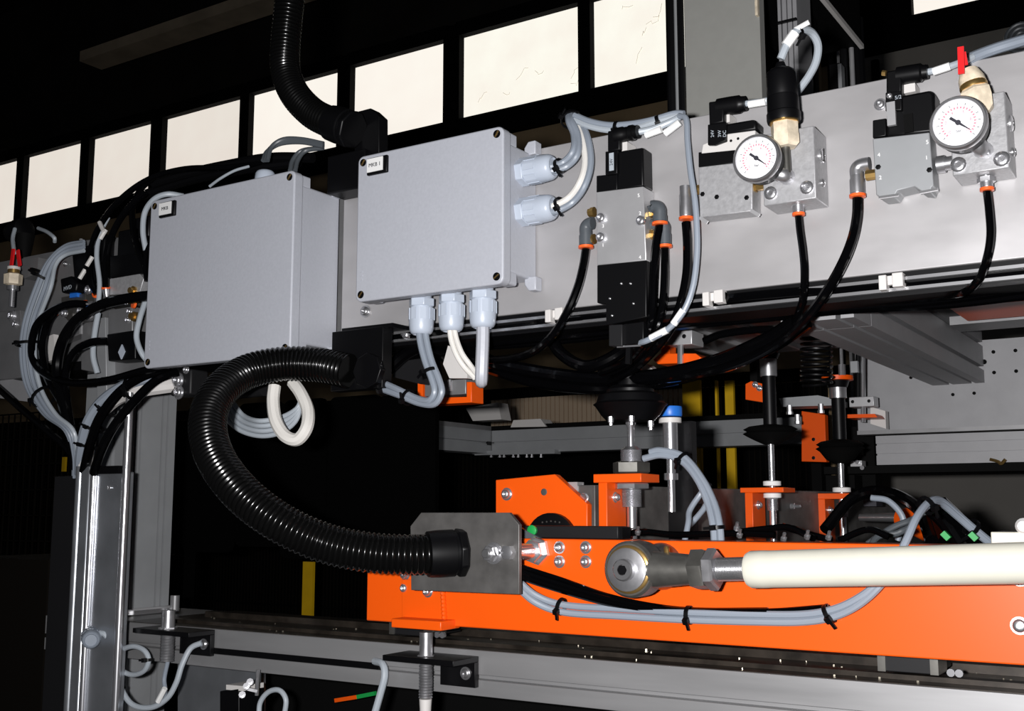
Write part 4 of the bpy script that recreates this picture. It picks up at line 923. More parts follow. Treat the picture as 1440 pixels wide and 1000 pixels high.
MB().lathe(p, (-1, .2, 0), [(0, .007), (.06, .006)], 12).build('shaft', 'steel', c)
MB().box(p.x + .01, p.x + .04, .56, .59, 0, p.z - .01).build('stand', 'black_matt', c)
# U shaped orange bracket below the middle box
YU = .08
c = thing('orange_u_bracket', 'orange U shaped bracket hanging under the middle junction box', 'bracket', U(625, 567, YU))
MB().prism([U(587, 537, YU), U(594, 537, YU), U(594, 560, YU), U(656, 558, YU), U(656, 537, YU), U(663, 537, YU), U(663, 566, YU), U(587, 570, YU)], (0, .03, 0)).build('frame', 'orange', c, bevel=.0008)
rb(597, 535, 655, 556, YU + .002, YU + .028).build('insert', 'alu_dark', c, bevel=.001)
MB().cyl(U(633, 550, YU), U(633, 534, YU), .003, n=8).build('pin', 'chrome', c)
tag(rq([(630, 486), (640, 490), (658, 512), (657, 532), (632, 532), (623, 512)], .02, .03).build('white_flap', 'conduit_white'), 'curved white plastic flap behind the two white cables', 'flap')
tag(rq([(560, 500), (600, 492), (605, 530), (590, 540), (552, 530)], .06, .09).build('cable_clamp', 'black_soft'), 'dark clamp behind the grey cable pair', 'clamp')

# ---- hose end plate in front of the orange beam
YP = -.112
HP = thing('hose_end_plate', 'dark steel plate with cut corners holding the lower hose end', 'plate', U(654, 834, YP))
MB().prism([U(592, 721, YP), U(716, 721, YP), U(730, 738, YP), U(730, 836, YP), U(578, 830, YP), U(577, 740, YP)], (0, .006, 0)).build('plate', 'raw_steel', HP, bevel=.0006)
p = U(695, 778, YP); n_ = MB().lathe(p, FY, [(0, .0125), (.002, .0125), (.002, .0100), (.006, .0100)], 20).build('washer', 'zinc', HP)
MB().lathe(p + FY * .002, FY, [(0, .0095), (.010, .0095), (.011, .0080)], 6, .2).build('nut', 'chrome', n_)
MB().lathe(p + FY * .010, FY, [(0, .0055), (.008, .0055), (.009, .0045)], 14).build('stud', 'steel', n_)
p = U(717, 777, YP); MB().cyl(p + Vector((0, .006, 0)), Vector((p.x, OY - .014, p.z)), .0095, n=18).build('spacer', 'chrome', HP)
MB().lathe(Vector((p.x, OY - .0005, p.z)), FY, [(0, .017), (.006, .017), (.006, .0135), (.016, .0135)], 6, .3).build('spacer_nut', 'chrome', HP)
MB().lathe(U(717, 777, YP), FY, [(0, .0085), (.008, .0085), (.009, .006)], 6).build('nut', 'chrome', HP)

# ---- tie rod
YT = -.115
pj = U(893, 800, YT)
TR = thing('tie_rod', 'white tie rod with steel ball joint bolted to the orange beam', 'rod', (pj.x, YT, pj.z))
MB().lathe(pj + Vector((0, .016, 0)), FY, [(0, .027), (.003, .0295), (.029, .0295), (.032, .027)], 40).build('joint_housing', 'gunmetal', TR)
MB().lathe(pj + FY * .0145, FY, [(0, .0255), (.003, .0250), (.004, .0235)], 36).build('brass_race', 'brass', TR)
MB().lathe(pj + FY * .018, FY, [(0, .0225), (.003, .0225), (.0035, .0215)], 32).build('washer', 'zinc', TR)
MB().lathe(pj + FY * .021, FY, [(0, .0115), (.008, .0115), (.0095, .0100), (.0095, .0055), (.005, .005)], 24).build('bolt_head', 'steel', TR)
MB().lathe(pj + Vector((0, .016, 0)), (0, 1, 0), [(0, .020), (-OY * 0 + (OY - YT - .016), .026)], 28).build('spacer', 'gunmetal', TR)
MB().lathe(pj + FY * .0296, FY, [(0, .0052), (.0012, .0052)], 6).build('socket', 'black', TR)
ps = U(1055, 801, YT); d = (U(1440, 792, YT - .004) - ps).normalized(); pj2 = U(905, 801, YT)
MB().cyl(pj2, U(978, 801, YT), .0205, .0150, 24).build('shank', 'gunmetal', TR)
MB().lathe(U(974, 801, YT), d, [(0, .016), (.002, .0215), (.015, .0215), (.017, .0205)], 6, .2).build('hexagon', 'gunmetal', TR)
MB().lathe(U(996, 801, YT), d, [(0, .0205), (.001, .0215), (.009, .0215), (.011, .0190)], 6, .5).build('lock_nut', 'zinc', TR)
pr = []; pa = U(1008, 801, YT); Lh = (U(1062, 801, YT) - pa).length
for k in range(24): pr += [(Lh * k / 24, .0112), (Lh * (k + .5) / 24, .0120)]
MB().lathe(pa, d, pr, 20).build('threaded_stud', 'steel', TR)
MB().lathe(ps - d * .002, d, [(0, .0165), (.004, .0185), (.018, .0185), (.024, .0182), (.6, .0182)], 32).build('white_tube', 'rod_white', TR)
p = U(938, 776, YT); MB().lathe(p, (0, -.3, 1), [(0, .003), (.004, .003), (.006, .0015)], 10).build('grease_nipple', 'brass', TR)
# white block at the far right behind the beam
c = thing('white_slab', 'white slab with a round knob behind the right end of the orange beam', 'slab', U(1430, 764, .15))
r_ = rect(1398, 748, 1470, 764, .02); MB().box(r_[0], r_[1], .002, .06, OZ1 - .02, r_[3]).build('slab', 'rod_white', c, bevel=.001)
MB().lathe(U(1441, 740, .01), FY, [(0, .006), (.006, .008), (.012, .005)], 16).build('knob', 'paper', c)

# ---- cables on the orange beam
cg = 'grey cables along the orange beam'
for k, dy in enumerate((0, 10.5)):
    side_cable(['upper', 'lower'][k] + ' grey cable swagging along the orange beam', GC, [(700, 790 + dy, -.095), (728, 816 + dy, -.085), (755, 838 + dy, -.072), (795, 851 + dy, -.062), (870, 856 + dy, -.058), (960, 861 + dy, -.058), (1060, 864 + dy, -.058), (1130, 864 + dy, -.058), (1175, 856 + dy, -.06), (1212, 838 + dy * .9, -.062), (1243, 812 + dy * .5, -.062), (1262, 785, -.060 + .006 * k), (1276, 757, -.05 + .012 * k), (1289, 728, -.03 + .012 * k), (1306, 707 + k * 2, .0), (1322, 704 + k * 3, .03), (1345, 722 + k * 3, .06), (1368, 742 + k * 3, .08), (1395, 764 + k * 3, .10)], .0040, cg)
for k, dy in enumerate((0, 8, 14)):
    cable('drag_cable', ['upper', 'middle', 'lower'][k] + ' black cable slanting down from the hose end plate', TB, [(705, 782 + dy, -.098), (735, 797 + dy, -.085), (790, 815 + dy, -.068), (850, 836 + dy * .7, -.060), (910, 850 + dy * .5, -.057), (980, 858 + dy * .3, -.056), (1080, 859 + dy * .2, -.056), (1165, 853, -.056)][:8 if k == 0 else 7], .0048 if k else .0026, 'cable', 'black cables along the orange beam')
tie('cable tie on the swagging pair near the hose end plate', 789, 853, -.062, 800, 857, -.062, .0090)
tie('cable tie on the swagging pair below the ball joint', 969, 865, -.058, 990, 866, -.058, .0090)
tie('cable tie on the swagging pair before it rises behind the rod', 1166, 863, -.059, 1180, 856, -.06, .0090)
tie('cable tie at the peak of the rising grey pair', 1303, 711, -.005, 1310, 706, .0, .0090)
tie('cable tie on the falling grey pair beyond the peak', 1366, 742, .08, 1380, 753, .09, .0090)
for k, dx in enumerate((0, 9)):
    side_cable(['inner', 'outer'][k] + ' grey cable arching over the front spring rod bracket', GC, [(905 + dx, 645 - dx, .05), (930, 640 - dx * .7, .05), (958 + dx * .4, 648 - dx * .6, .05), (981 + dx * .8, 675, .04), (996 + dx, 710, .03), (1003 + dx, 740, .02), (1005 + dx, 765, .02)], .0042, 'grey cables over the spring rod')
side_cable('grey cable curving down behind the arching pair', GC, [(998, 680, .1), (985, 695, .1), (970, 718, .09), (968, 735, .08), (962, 765, .07)], .0036, 'grey cables over the spring rod')
side_cable('grey cable crossing behind the arching pair', GC, [(1000, 690, .12), (992, 712, .12), (975, 733, .12), (968, 740, .1)], .0036, 'grey cables over the spring rod')
tie('cable tie on the arching pair', 962, 646, .05, 972, 656, .046, .0085)
tie('cable tie low on the arching pair', 1008, 742, .02, 1010, 760, .02, .0085)
for k, pts in enumerate(([(1160, 745, .3), (1200, 700, .35), (1245, 692, .35), (1290, 715, .3), (1310, 760, .25)], [(1225, 700, .3), (1250, 705, .3), (1270, 730, .3), (1262, 760, .3)], [(1220, 765, .25), (1255, 742, .25), (1285, 730, .25), (1300, 720, .2)], [(1215, 900, .10), (1225, 768, .20), (1262, 750, .22), (1280, 742, .22)], [(1310, 715, .1), (1330, 735, .1), (1350, 765, .1)], [(1322, 708, .08), (1350, 735, .1), (1378, 768, .12)])):
    cable('loose_cable', ['black cable arching over the orange motor', 'grey cable in front of the orange motor', 'grey cable sloping past the orange motor', 'short grey cable at the foot of the orange motor', 'black cable falling beside the rising grey pair', 'second black cable beside the rising grey pair'][k], [TB, GC, 'fit_grey', 'fit_grey', TB, TB][k], pts, [.008, .004, .004, .004, .009, .009][k], 'cable', 'cables round the orange motor')
for i, (px, py) in enumerate(((1330, 754), (1369, 755))): tag(MB().bar(U(px - 4, py - 5, .07), U(px + 5, py + 4, .07), .008, .006).build('green_clip', 'green'), ['bright green clip under the peak of the rising grey pair', 'bright green clip beside the white slab'][i], 'clip', 'green clips')
for k, pts in enumerate(([(870, 752, .02), (905, 748, .04), (950, 752, .05), (1030, 750, .05), (1090, 752, .05)], [(1040, 748, .06), (1075, 744, .07), (1110, 742, .07), (1145, 758, .06)], [(1100, 740, .1), (1140, 752, .1), (1170, 760, .1)], [(1180, 760, .12), (1220, 745, .12), (1250, 755, .12)])):
    cable('ground_cable', ['thin black cable lying behind the beam below the arch', 'thin black cable round the middle bracket foot', 'thin black cable between the two rear brackets', 'thin black cable behind the rear bracket foot'][k], TB, pts, .004, 'cable', 'thin cables behind the orange beam')
for i, (px, py, m) in enumerate(((897, 748, 'zinc'), (880, 753, 'chrome'), (1040, 752, 'chrome'), (1036, 742, 'zinc'), (1102, 757, 'chrome'), (1135, 754, 'chrome'), (1165, 755, 'chrome'))):
    tag(MB().lathe(U(px, py + 3, .01), (.3, -.5, .8), [(0, .0034), (.004, .0036), (.005, .002), (.010, .002)], 6).build('small_fitting', m), {'zinc': 'small dull metal fitting peeping over the orange beam', 'chrome': 'small shiny fitting peeping over the orange beam'}[m], 'fitting', 'small fittings behind the orange beam')

# ================================================================== LOWER RAIL, COLUMN, DUCT
RZ = 1.3245
cxr_ = U(178, 700, .05).x
LR = thing('lower_rail', 'long grey aluminium rail under the orange beam', 'rail', (-.7, .1, RZ - .056))
b = MB()
xl = cxr_ - .13
b.box(xl, .3, 0, .22, RZ - .030, RZ); b.box(xl, .3, .010, .22, RZ - .036, RZ - .030); b.box(xl, .3, 0, .22, RZ - .056, RZ - .036)
b.build('profile', 'alu_rail', LR, bevel=.0008)
MB().box(-1.5, .3, .004, .218, RZ, RZ + .0006).build('oily_top', 'rail_top', LR)
MB().box(-1.32, -.98, -.002, .012, RZ - .0355, RZ - .027).build('slot_cover', 'black', LR)
for yy, h in ((.03, .006), (.12, .010), (.17, .006)): MB().box(-1.45, .3, yy, yy + .018, RZ + .0007, RZ + h).build('guide_rail', 'rail_top', LR)
rng = random.Random(5); b = MB()
for k in range(150):
    x, y = rng.uniform(-1.45, -.1), rng.uniform(.012, .21); s = rng.uniform(.0004, .0011)
    b.obox((x, y, RZ + .0007 + s), Vector((s, s * .4, 0)), Vector((-s * .4, s, 0)), Vector((0, 0, s)))
b.build('metal_chips', 'chip', LR)['kind'] = 'stuff'
for i, (px, w_) in enumerate(((1290, 70), (600, 60))):
    p = U(px, 945 if i == 0 else 893, .05); s = MPP(p)
    c = thing('guide_carriage', ['black guide carriage on the rail under the right of the orange beam', 'black guide carriage on the rail near the stop flange'][i], 'carriage', (p.x, .05, RZ + .007), 'guide carriages')
    MB().box(p.x - w_ * s / 2, p.x + w_ * s / 2, .012, .09, RZ + .0105, OZ0 - .001).build('block', 'black_soft', c, bevel=.001)
    for q in (-.5, .5): MB().box(p.x + q * w_ * s - .004, p.x + q * w_ * s + .004, .010, .05, RZ + .0105, OZ0 - .003).build('end_seal', 'gunmetal', c)
    for q in (.8, .95): MB().lathe((p.x + q * w_ * s, .014, RZ + .014), FY, [(0, .004), (.004, .004)], 10).build('screw', 'chrome', c)
# left column
CY = .05
cxr = U(178, 700, CY).x; cyb = UX(243, 700, cxr).y
c = thing('corner_column', 'upright grey slotted aluminium column at the left end of the rail', 'column', (cxr - .06, (CY + cyb) / 2, RZ))
def slotted(z0, z1, parent):
    W = cyb - CY; poly = [(cxr - .12, cyb), (cxr - .12, CY)]
    for g in (.035, .08): poly += [(cxr - .12 + g - .004, CY), (cxr - .12 + g - .004, CY + .008), (cxr - .12 + g + .004, CY + .008), (cxr - .12 + g + .004, CY)]
    poly.append((cxr, CY))
    for g in (.13, .24, .70, .82): poly += [(cxr, CY + W * (g - .018)), (cxr - .006, CY + W * (g - .018)), (cxr - .006, CY + W * (g + .018)), (cxr, CY + W * (g + .018))]
    poly.append((cxr, cyb))
    return MB().prism([(x, y, z0) for x, y in poly], (0, 0, z1 - z0)).build('profile', 'alu_grey', parent)
slotted(RZ + .012, BZ0 - .013, c)
MB().box(cxr - .12, cxr + .004, CY - .006, cyb + .004, RZ + .001, RZ + .012).build('foot_plate', 'alu', c, bevel=.001)
MB().box(cxr + .004, cxr + .012, CY + .02, cyb - .01, RZ + .002, RZ + .009).build('foot_strip', 'alu_bright', c)
MB().cyl((cxr + .022, cyb - .005, RZ + .002), (cxr + .022, cyb - .005, RZ + .03), .008, n=12).build('foot_bush', 'alu_dark', c)
c2 = thing('lower_column', 'grey slotted column continuing below the rail', 'column', (cxr - .06, CY + .05, .0))
slotted(0, RZ - .057, c2)
# sheet and box seen under the rail
tag(rq([(250, 912), (367, 928), (367, 1100), (250, 1100)], .10, .11).build('under_sheet', 'galv'), 'dull steel sheet below the rail right of the column', 'sheet')
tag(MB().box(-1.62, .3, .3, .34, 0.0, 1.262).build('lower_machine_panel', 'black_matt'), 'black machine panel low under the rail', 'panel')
# galvanised cable duct
DY = -.09
dx0, dx1 = U(103, 670, DY).x, U(166, 670, DY).x; dzt = U(130, 664, DY).z
c = thing('cable_duct', 'shiny galvanised sheet cable duct standing at the left', 'duct', ((dx0 + dx1) / 2, DY + .04, 0))
MB().box(dx0, dx1, DY + .012, DY + .03, 0, dzt).build('duct_body', 'galv', c, bevel=.002)
w_ = dx1 - dx0
MB().lathe((dx0 + .004, DY + .010, 0), (0, 0, 1), [(0, .007), (dzt + .01, .007)], 14).build('left_fold', 'galv', c)
MB().box(dx0 + .012, dx0 + .034, DY + .004, DY + .013, 0, dzt + .01).build('cover_strip', 'galv', c, bevel=.003)
MB().lathe((dx0 + .037, DY + .010, 0), (0, 0, 1), [(0, .0055), (dzt + .008, .0055)], 14).build('middle_fold', 'chrome', c)
MB().lathe((dx1 + .006, DY + .010, 0), (0, 0, 1), [(0, .006), (dzt + .12, .006)], 14).build('right_fold', 'chrome', c)
MB().box(dx0 + .036, dx1 - .006, DY + .004, DY + .016, dzt - .003, dzt + .009).build('edge_trim', 'black', c)
for px in (133, 154): bolt(c, px, 686, DY + .011, .004, m='alu_bright', washer=False, h=.002, name='rivet')
MB().box(dx0 - .075, dx0 - .006, DY + .02, DY + .03, 0, dzt - .004).build('side_panel', 'black_soft', c, bevel=.001)
p = U(128, 893, DY + .012); gland(c, p, FY * .6 + Vector((.8, 0, -.1)), .014, .042, 'cable_grey')
# sensors
def sensor(label, px, pyt, pyb, Y, pym, bx0, bx1, tail):
    p = U(px, pym, Y); x = p.x
    c = thing('proximity_sensor', label, 'sensor', (x, Y, U(px, pyb, Y).z), 'proximity sensors')
    s = MPP(p)
    lat(c, 'barrel', 'zinc', x, Y, px, [(pyt, 9.5 * s), (pym - 2, 9.5 * s)], 18)
    pr = []
    n = int((pyb - pym) / 4)
    for k in range(n): pr += [(pym + 4 * k, 9.0 * s), (pym + 4 * k + 2, 10 * s)]
    lat(c, 'threaded_barrel', 'zinc', x, Y, px, pr, 18)
    if tail: lat(c, 'cable_boot', 'conduit_white', x, Y, px, [(pyb - 2, 9 * s), (pyb + 30, 7 * s)], 14)
    q0, q1 = U(bx0, pym, Y).x, U(bx1, pym, Y).x; z = p.z
    MB().box(q0, q1, Y - .022, -.002, z - .003, z + .004).build('bracket_plate', 'black', c, bevel=.0006)
    MB().box(x + .004, q1, -.010, -.002, z - .034, z - .003).build('bracket_leg', 'black', c, bevel=.0006)
    bolt(c, 0, 0, 0, .006, p=(q1 - .014, -.010, z - .017), m='steel', h=.004)
    lat(c, 'jam_nut', 'zinc', x, Y, px, [(pym - 6, 13 * s), (pym - 3, 13 * s)], 6)
    return c
sensor('chrome proximity sensor standing under the orange stop flange', 599, 889, 985, -.035, 927, 553, 652, True)
sensor('chrome proximity sensor at the rail end beside the column', 236, 858, 932, -.030, 888, 203, 282, False)
side_cable('grey cable leaving the black slot cover end', 'cable_light', [(527, 930, -.003), (538, 934, -.012), (541, 950, -.016), (535, 975, -.018), (525, 1010, -.02)], .0048, 'grey cables low on the machine')
side_cable('grey cable from the rail end down to the duct loop', 'cable_light', [(284, 904, -.012), (268, 912, -.02), (256, 935, -.03), (248, 960, -.035), (235, 982, -.04), (212, 995, -.045), (185, 990, -.05), (168, 962, -.055), (162, 925, -.06), (150, 895, -.075), (140, 890, -.08)], .0042, 'grey cables low on the machine')
side_cable('grey cable ring tied beside the duct', 'cable_light', [(167, 925, -.06), (172, 914, -.062), (188, 909, -.064), (203, 915, -.064), (209, 928, -.062), (203, 943, -.06), (188, 949, -.058), (173, 944, -.058), (166, 930, -.06)], .0038, 'grey cables low on the machine')
side_cable('thin clear cable hanging from the rail end sensor', GC, [(236, 930, -.03), (231, 955, -.03), (232, 975, -.034), (222, 990, -.04)], .0032, 'grey cables low on the machine')
tag(MB().cyl(U(222, 987, -.05), U(232, 968, -.05), .004, n=8).build('marker_sleeve', 'paper'), 'white marker sleeve below the rail end sensor', 'sleeve', 'white marker sleeves')
tie('cable tie on the left of the grey cable ring', 166, 928, -.06, 164, 918, -.06, .0065); tie('cable tie on the right of the grey cable ring', 208, 928, -.062, 208, 938, -.062, .0055); tie('cable tie below the grey cable ring', 170, 968, -.055, 176, 980, -.055, .006)
c = thing('small_valve_unit', 'small black valve unit with tangled silver fittings below the rail', 'valve', U(325, 1000, -.02))
rq([(309, 972), (336, 968), (336, 1060), (309, 1060)], -.03, .02).build('body', 'black', c, bevel=.001)
rq([(318, 963), (342, 965), (342, 972), (318, 970)], -.03, .01).build('top_cap', 'conduit_white', c)
for px, py in ((347, 966), (352, 960), (341, 978)): MB().lathe(U(px, py, -.03), (.6, -.7, .3), [(0, .005), (.006, .005), (.006, .003), (.012, .003)], 8).build('fitting', 'chrome', c)
MB().cyl(U(363, 942, -.02), U(361, 978, -.02), .003, n=8).build('rod', 'zinc', c); MB().bar(U(345, 968, -.03), U(362, 972, -.02), .005, .004).build('arm', 'zinc', c)
side_cable('thin grey cable ring beside the small valve unit', 'cable_light', [(364, 1010, -.03), (366, 988, -.03), (378, 973, -.03), (393, 971, -.03), (402, 984, -.03), (400, 1005, -.03)], .0036, 'grey cables low on the machine')
tag(MB().bar(U(472, 985, .2), U(503, 980, .2), .006, .006).build('orange_tube_piece', 'orange'), 'short orange tube glimpsed under the rail', 'tube'); tag(MB().bar(U(503, 980, .2), U(528, 975, .2), .006, .006).build('green_tube_piece', 'green'), 'short green tube glimpsed under the rail', 'tube')

# ================================================================== LEFT CLUSTER
# mounting plates left of the larger box
c = thing('left_mount_plate', 'bent grey mounting plate behind the cable tangle at the left', 'plate', U(110, 520, -.02))
rq([(62, 372), (112, 338), (112, 470), (62, 490)], -.01, .01).build('wing', 'alu_dark', c, bevel=.001)
rq([(114, 338), (214, 330), (214, 540), (114, 520)], -.004, .012).build('panel', 'alu_dark', c, bevel=.001)
MB().bar(U(114, 336, -.012), U(114, 470, -.012), .004, .004).build('bend_edge', 'alu', c)
for px, py in ((60, 406), (57, 434), (92, 371), (85, 495), (126, 360), (200, 445)): bolt(c, px, py, -.012, .007 if px < 80 else .004, m='steel')
rq([(135, 448), (148, 446), (150, 560), (136, 560)], -.022, .0).build('rib', 'alu_grey', c, bevel=.001)
rq([(0, 530), (32, 536), (48, 566), (0, 560)], -.02, .0).build('lower_strip', 'sheet_grey', c)
rq([(50, 480), (75, 470), (78, 505), (55, 512)], -.022, -.012).build('pale_tab', 'conduit_white', c)
V4 = thing('solenoid_valve', 'solenoid valve half hidden by black tubes left of the larger box', 'valve', U(180, 480, -.03), 'solenoid valves')
rq([(152, 436), (186, 431), (186, 468), (152, 474)], -.035, -.006).build('body', 'alu_dark', V4, bevel=.001)
rq([(154, 392), (196, 385), (202, 392), (196, 412), (154, 415)], -.040, -.006).build('pilot_block', 'cast', V4, bevel=.001)
rq([(154, 360), (204, 354), (204, 384), (154, 391)], -.040, -.006).build('coil', 'black', V4, bevel=.002)
rq([(150, 470), (190, 464), (190, 505), (152, 508)], -.042, -.006).build('lower_coil', 'black', V4, bevel=.002)
rq([(154, 415), (186, 411), (186, 428), (154, 433)], -.036, -.006).build('seal_block', 'gunmetal', V4)
for px, py in ((192, 410), (193, 446)): MB().lathe(U(px, py, -.035), FY, [(0, .008), (.008, .008), (.008, .005), (.014, .005)], 8).build('brass_union', 'brass', V4)
for px, py in ((182, 438), (180, 450)): bolt(V4, px, py, -.035, .005, m='chrome', washer=False)
p = U(190, 428, -.05); MB().lathe(p, (-.3, -1, .1), [(0, .007), (.004, .007)], 12).build('release_collar', 'orange_ring', V4)
p = U(172, 495, -.042); MB().prism([p + Vector((-.008, 0, 0)), p + Vector((0, 0, .012)), p + Vector((.008, 0, 0)), p + Vector((0, 0, -.012))], (0, -.002, 0)).build('blue_mark', 'gland_grey', V4)
V5 = thing('solenoid_valve', 'small dark valve with orange ringed tubes beside the grey cable bundle', 'valve', U(110, 440, -.03), 'solenoid valves')
rq([(86, 418), (120, 412), (122, 448), (96, 452), (86, 440)], -.035, -.008).build('body', 'gunmetal', V5, bevel=.001)
rq([(84, 392), (98, 388), (108, 398), (106, 410), (86, 412)], -.05, -.02).build('coil', 'black', V5, bevel=.003)
textpart('MVD', 'lettering', 'cable_light', V5, U(95, 405, -.0505), (1, 0, .1), (0, 0, 1), .010)
rb(98, 411, 108, 418, -.04, -.03).build('blue_mark', 'blue', V5)
rq([(100, 350), (124, 344), (124, 392), (104, 396)], -.045, -.01).build('plug', 'black', V5, bevel=.003)
for px, py, ax in ((122, 428, (-1, -.4, 0)), (136, 416, (.5, -.6, .8)), (149, 407, (0, -.2, 1)), (80, 438, (-1, -.4, 0))):
    p = U(px, py, -.045); a = Vector(ax).normalized(); MB().lathe(p, a, [(-.012, .005), (0, .0055)], 12).build('push_fitting', 'zinc', V5); MB().lathe(p, a, [(0, .0045), (.0005, .0072), (.004, .0072), (.0045, .004)], 14).build('release_collar', 'orange_ring', V5)
for px, py, r in ((126, 408, .008), (128, 445, .009), (113, 437, .006), (92, 441, .007)): bolt(V5, px, py, -.04, r, m='zinc', washer=False)
RB = thing('left_regulator', 'regulator block with tape wrapped fitting and red tags at the far left', 'regulator', U(18, 540, -.02), 'pressure regulator blocks')
rq([(-20, 440), (28, 436), (36, 530), (-20, 536)], -.03, -.004).build('body', 'alu_dark', RB, bevel=.001)
rq([(28, 364), (54, 362), (52, 384), (34, 392)], -.02, .0).build('side_ear', 'alu_dark', RB)
pa = U(18, 402, -.045); s = MPP(pa)
MB().lathe(pa, (0, 0, 1), [(0, 6 * s), (2 * s, 12 * s), (16 * s, 12.5 * s), (18 * s, 9 * s)], 6).build('tape_hexagon', 'ptfe', RB)
MB().lathe(pa + Vector((0, 0, 18 * s)), (0, 0, 1), [(0, 8 * s), (5 * s, 8 * s)], 14).build('brass_ring', 'brass', RB)
MB().lathe(pa + Vector((0, 0, 23 * s)), (0, 0, 1), [(0, 9 * s), (4 * s, 9 * s), (6 * s, 4 * s)], 14).build('white_ring', 'conduit_white', RB)
MB().lathe(pa - Vector((0, 0, 30 * s)), (0, 0, 1), [(0, 4 * s), (24 * s, 4 * s), (24 * s, 8 * s), (30 * s, 8 * s)], 12).build('stem', 'chrome', RB)
MB().bar(U(16, 374, -.05), U(19, 350, -.05), .007, .003).build('red_tag', 'red', RB); MB().bar(U(28, 374, -.05), U(25, 352, -.05), .007, .003).build('red_tag', 'red', RB)
bolt(RB, 17, 444, -.03, .008, m='chrome'); bolt(RB, 22, 456, -.03, .006, m='chrome', washer=False)
SWL = thing('left_pressure_switch', 'black pressure switch head silhouetted against the leftmost windows', 'switch', U(35, 350, .02))
MB().lathe(U(12, 330, .02), U(50, 316, .02) - U(12, 330, .02), [(0, .010), (.010, .018), (.030, .022), (.050, .021), (.054, .012)], 18).build('head', 'black', SWL)
MB().lathe(U(35, 330, .02), (0, 0, -1), [(0, .018), (.03, .014), (.06, .008)], 14).build('neck', 'black_matt', SWL)
def bundle(k, pts): return [(x, y, Y - .0075 * (k % 2)) for x, y, Y in pts]      # two layers of strands
LC = 'cables in the left tangle'
side_cable('short grey cable from the left pressure switch down to red tags', 'cable_light', [(21, 322, -.02), (18, 335, -.03), (19, 348, -.04), (20, 356, -.045)], .0036, LC)
side_cable('short grey cable curling right from the left pressure switch', 'cable_light', [(54, 321, .0), (66, 326, -.01), (76, 334, -.015), (77, 340, -.01)], .0034, LC)
for k in range(6):
    dx = 4.2 * k
    side_cable(['first', 'second', 'third', 'fourth', 'fifth', 'sixth'][k] + ' strand counted outward of the grey bundle curving into the duct', ['cable_grey', 'cable_grey', 'cable_light'][k % 3], bundle(k, [(118, 340 + k * 2.5, -.045), (92, 346 + k * 2.5, -.05), (68 - k * .5 + dx * .6, 368 + k, -.06), (50 + dx, 405, -.07), (34 + dx * .9, 455, -.075 + .002 * k), (30 + dx * .9, 500, -.08), (38 + dx * .9, 545, -.082), (62 + dx * .75, 582, -.085), (92 + dx * .5, 605, -.085), (103 + dx * .3, 640, -.07), (104 + dx * .3, 672, -.06)]), .0036, 'grey bundle into the duct')
tie('cable tie high on the grey bundle', 60, 387, -.066, 54, 398, -.068, .020); tie('cable tie half way down the grey bundle', 42, 484, -.08, 42, 496, -.08, .020); tie('cable tie low on the grey bundle', 62, 558, -.084, 72, 572, -.084, .019)
BT = [([(122, 428, -.055), (98, 428, -.07), (72, 438, -.085), (50, 460, -.09), (45, 500, -.09), (62, 525, -.09), (100, 538, -.09), (150, 535, -.09), (200, 522, -.085), (240, 515, -.06)], .0062, 'black tube sweeping in a wide loop below the left valves'),
      ([(78, 438, -.05), (66, 455, -.07), (59, 490, -.08), (66, 530, -.082), (88, 570, -.082), (98, 610, -.075), (104, 660, -.065)], .0062, 'black tube dropping from the small dark valve into the duct'),
      ([(222, 415, -.06), (180, 420, -.075), (140, 430, -.085), (108, 450, -.09), (88, 480, -.09), (80, 520, -.088), (88, 565, -.085), (98, 605, -.078), (106, 660, -.066)], .0085, 'thick black tube arching from behind the larger box'),
      ([(150, 480, -.06), (128, 482, -.075), (105, 495, -.08), (92, 525, -.082), (94, 565, -.08), (100, 605, -.075), (107, 660, -.066)], .0066, 'black tube leaving the lower coil towards the duct'),
      ([(136, 414, -.05), (126, 390, -.055), (128, 350, -.055), (142, 315, -.05), (170, 280, -.04), (210, 252, -.02), (260, 238, .0), (320, 236, .01), (370, 230, .02)], .0052, 'black tube rising over the larger box from the small dark valve'),
      ([(149, 404, -.048), (149, 370, -.055), (154, 340, -.055), (168, 310, -.05), (188, 285, -.04), (205, 270, -.03)], .0056, 'shiny black tube rising straight beside the left valves'),
      ([(204, 375, -.05), (192, 345, -.05), (186, 310, -.045), (190, 280, -.03), (210, 255, -.01), (250, 240, .01), (300, 240, .02)], .005, 'black tube curving up behind the larger box corner'),
      ([(206, 395, -.055), (204, 370, -.055), (208, 350, -.055), (220, 330, -.05)], .004, 'short black tube at the larger box edge'),
      ([(240, 520, -.05), (205, 528, -.075), (170, 550, -.09), (142, 585, -.1), (128, 620, -.1), (118, 662, -.08)], .0075, 'black tube running down along the white conduit'),
      ([(250, 523, -.05), (220, 535, -.075), (188, 565, -.095), (160, 600, -.1), (142, 635, -.1), (132, 665, -.085)], .0072, 'lower black tube beside the white conduit'),
      ([(-20, 530, -.06), (0, 548, -.07), (30, 575, -.08), (65, 605, -.085), (95, 632, -.075), (108, 662, -.065)], .0062, 'black tube coming in from the far left into the duct')]
for pts, r, l in BT: cable('left_tube', l, TB, pts, r, 'tube', 'black tubes in the left tangle')
side_cable('thick white conduit bending from the larger box into the duct', 'conduit_white', [(248, 540, -.03), (225, 543, -.05), (195, 548, -.065), (165, 558, -.07), (140, 580, -.075), (126, 610, -.075), (120, 640, -.07), (119, 668, -.06)], .0130, LC)
side_cable('grey cable lying over the white conduit', GC, [(240, 528, -.04), (205, 533, -.07), (170, 545, -.085), (140, 568, -.09), (122, 598, -.09), (114, 635, -.08), (112, 666, -.065)], .0085, LC)
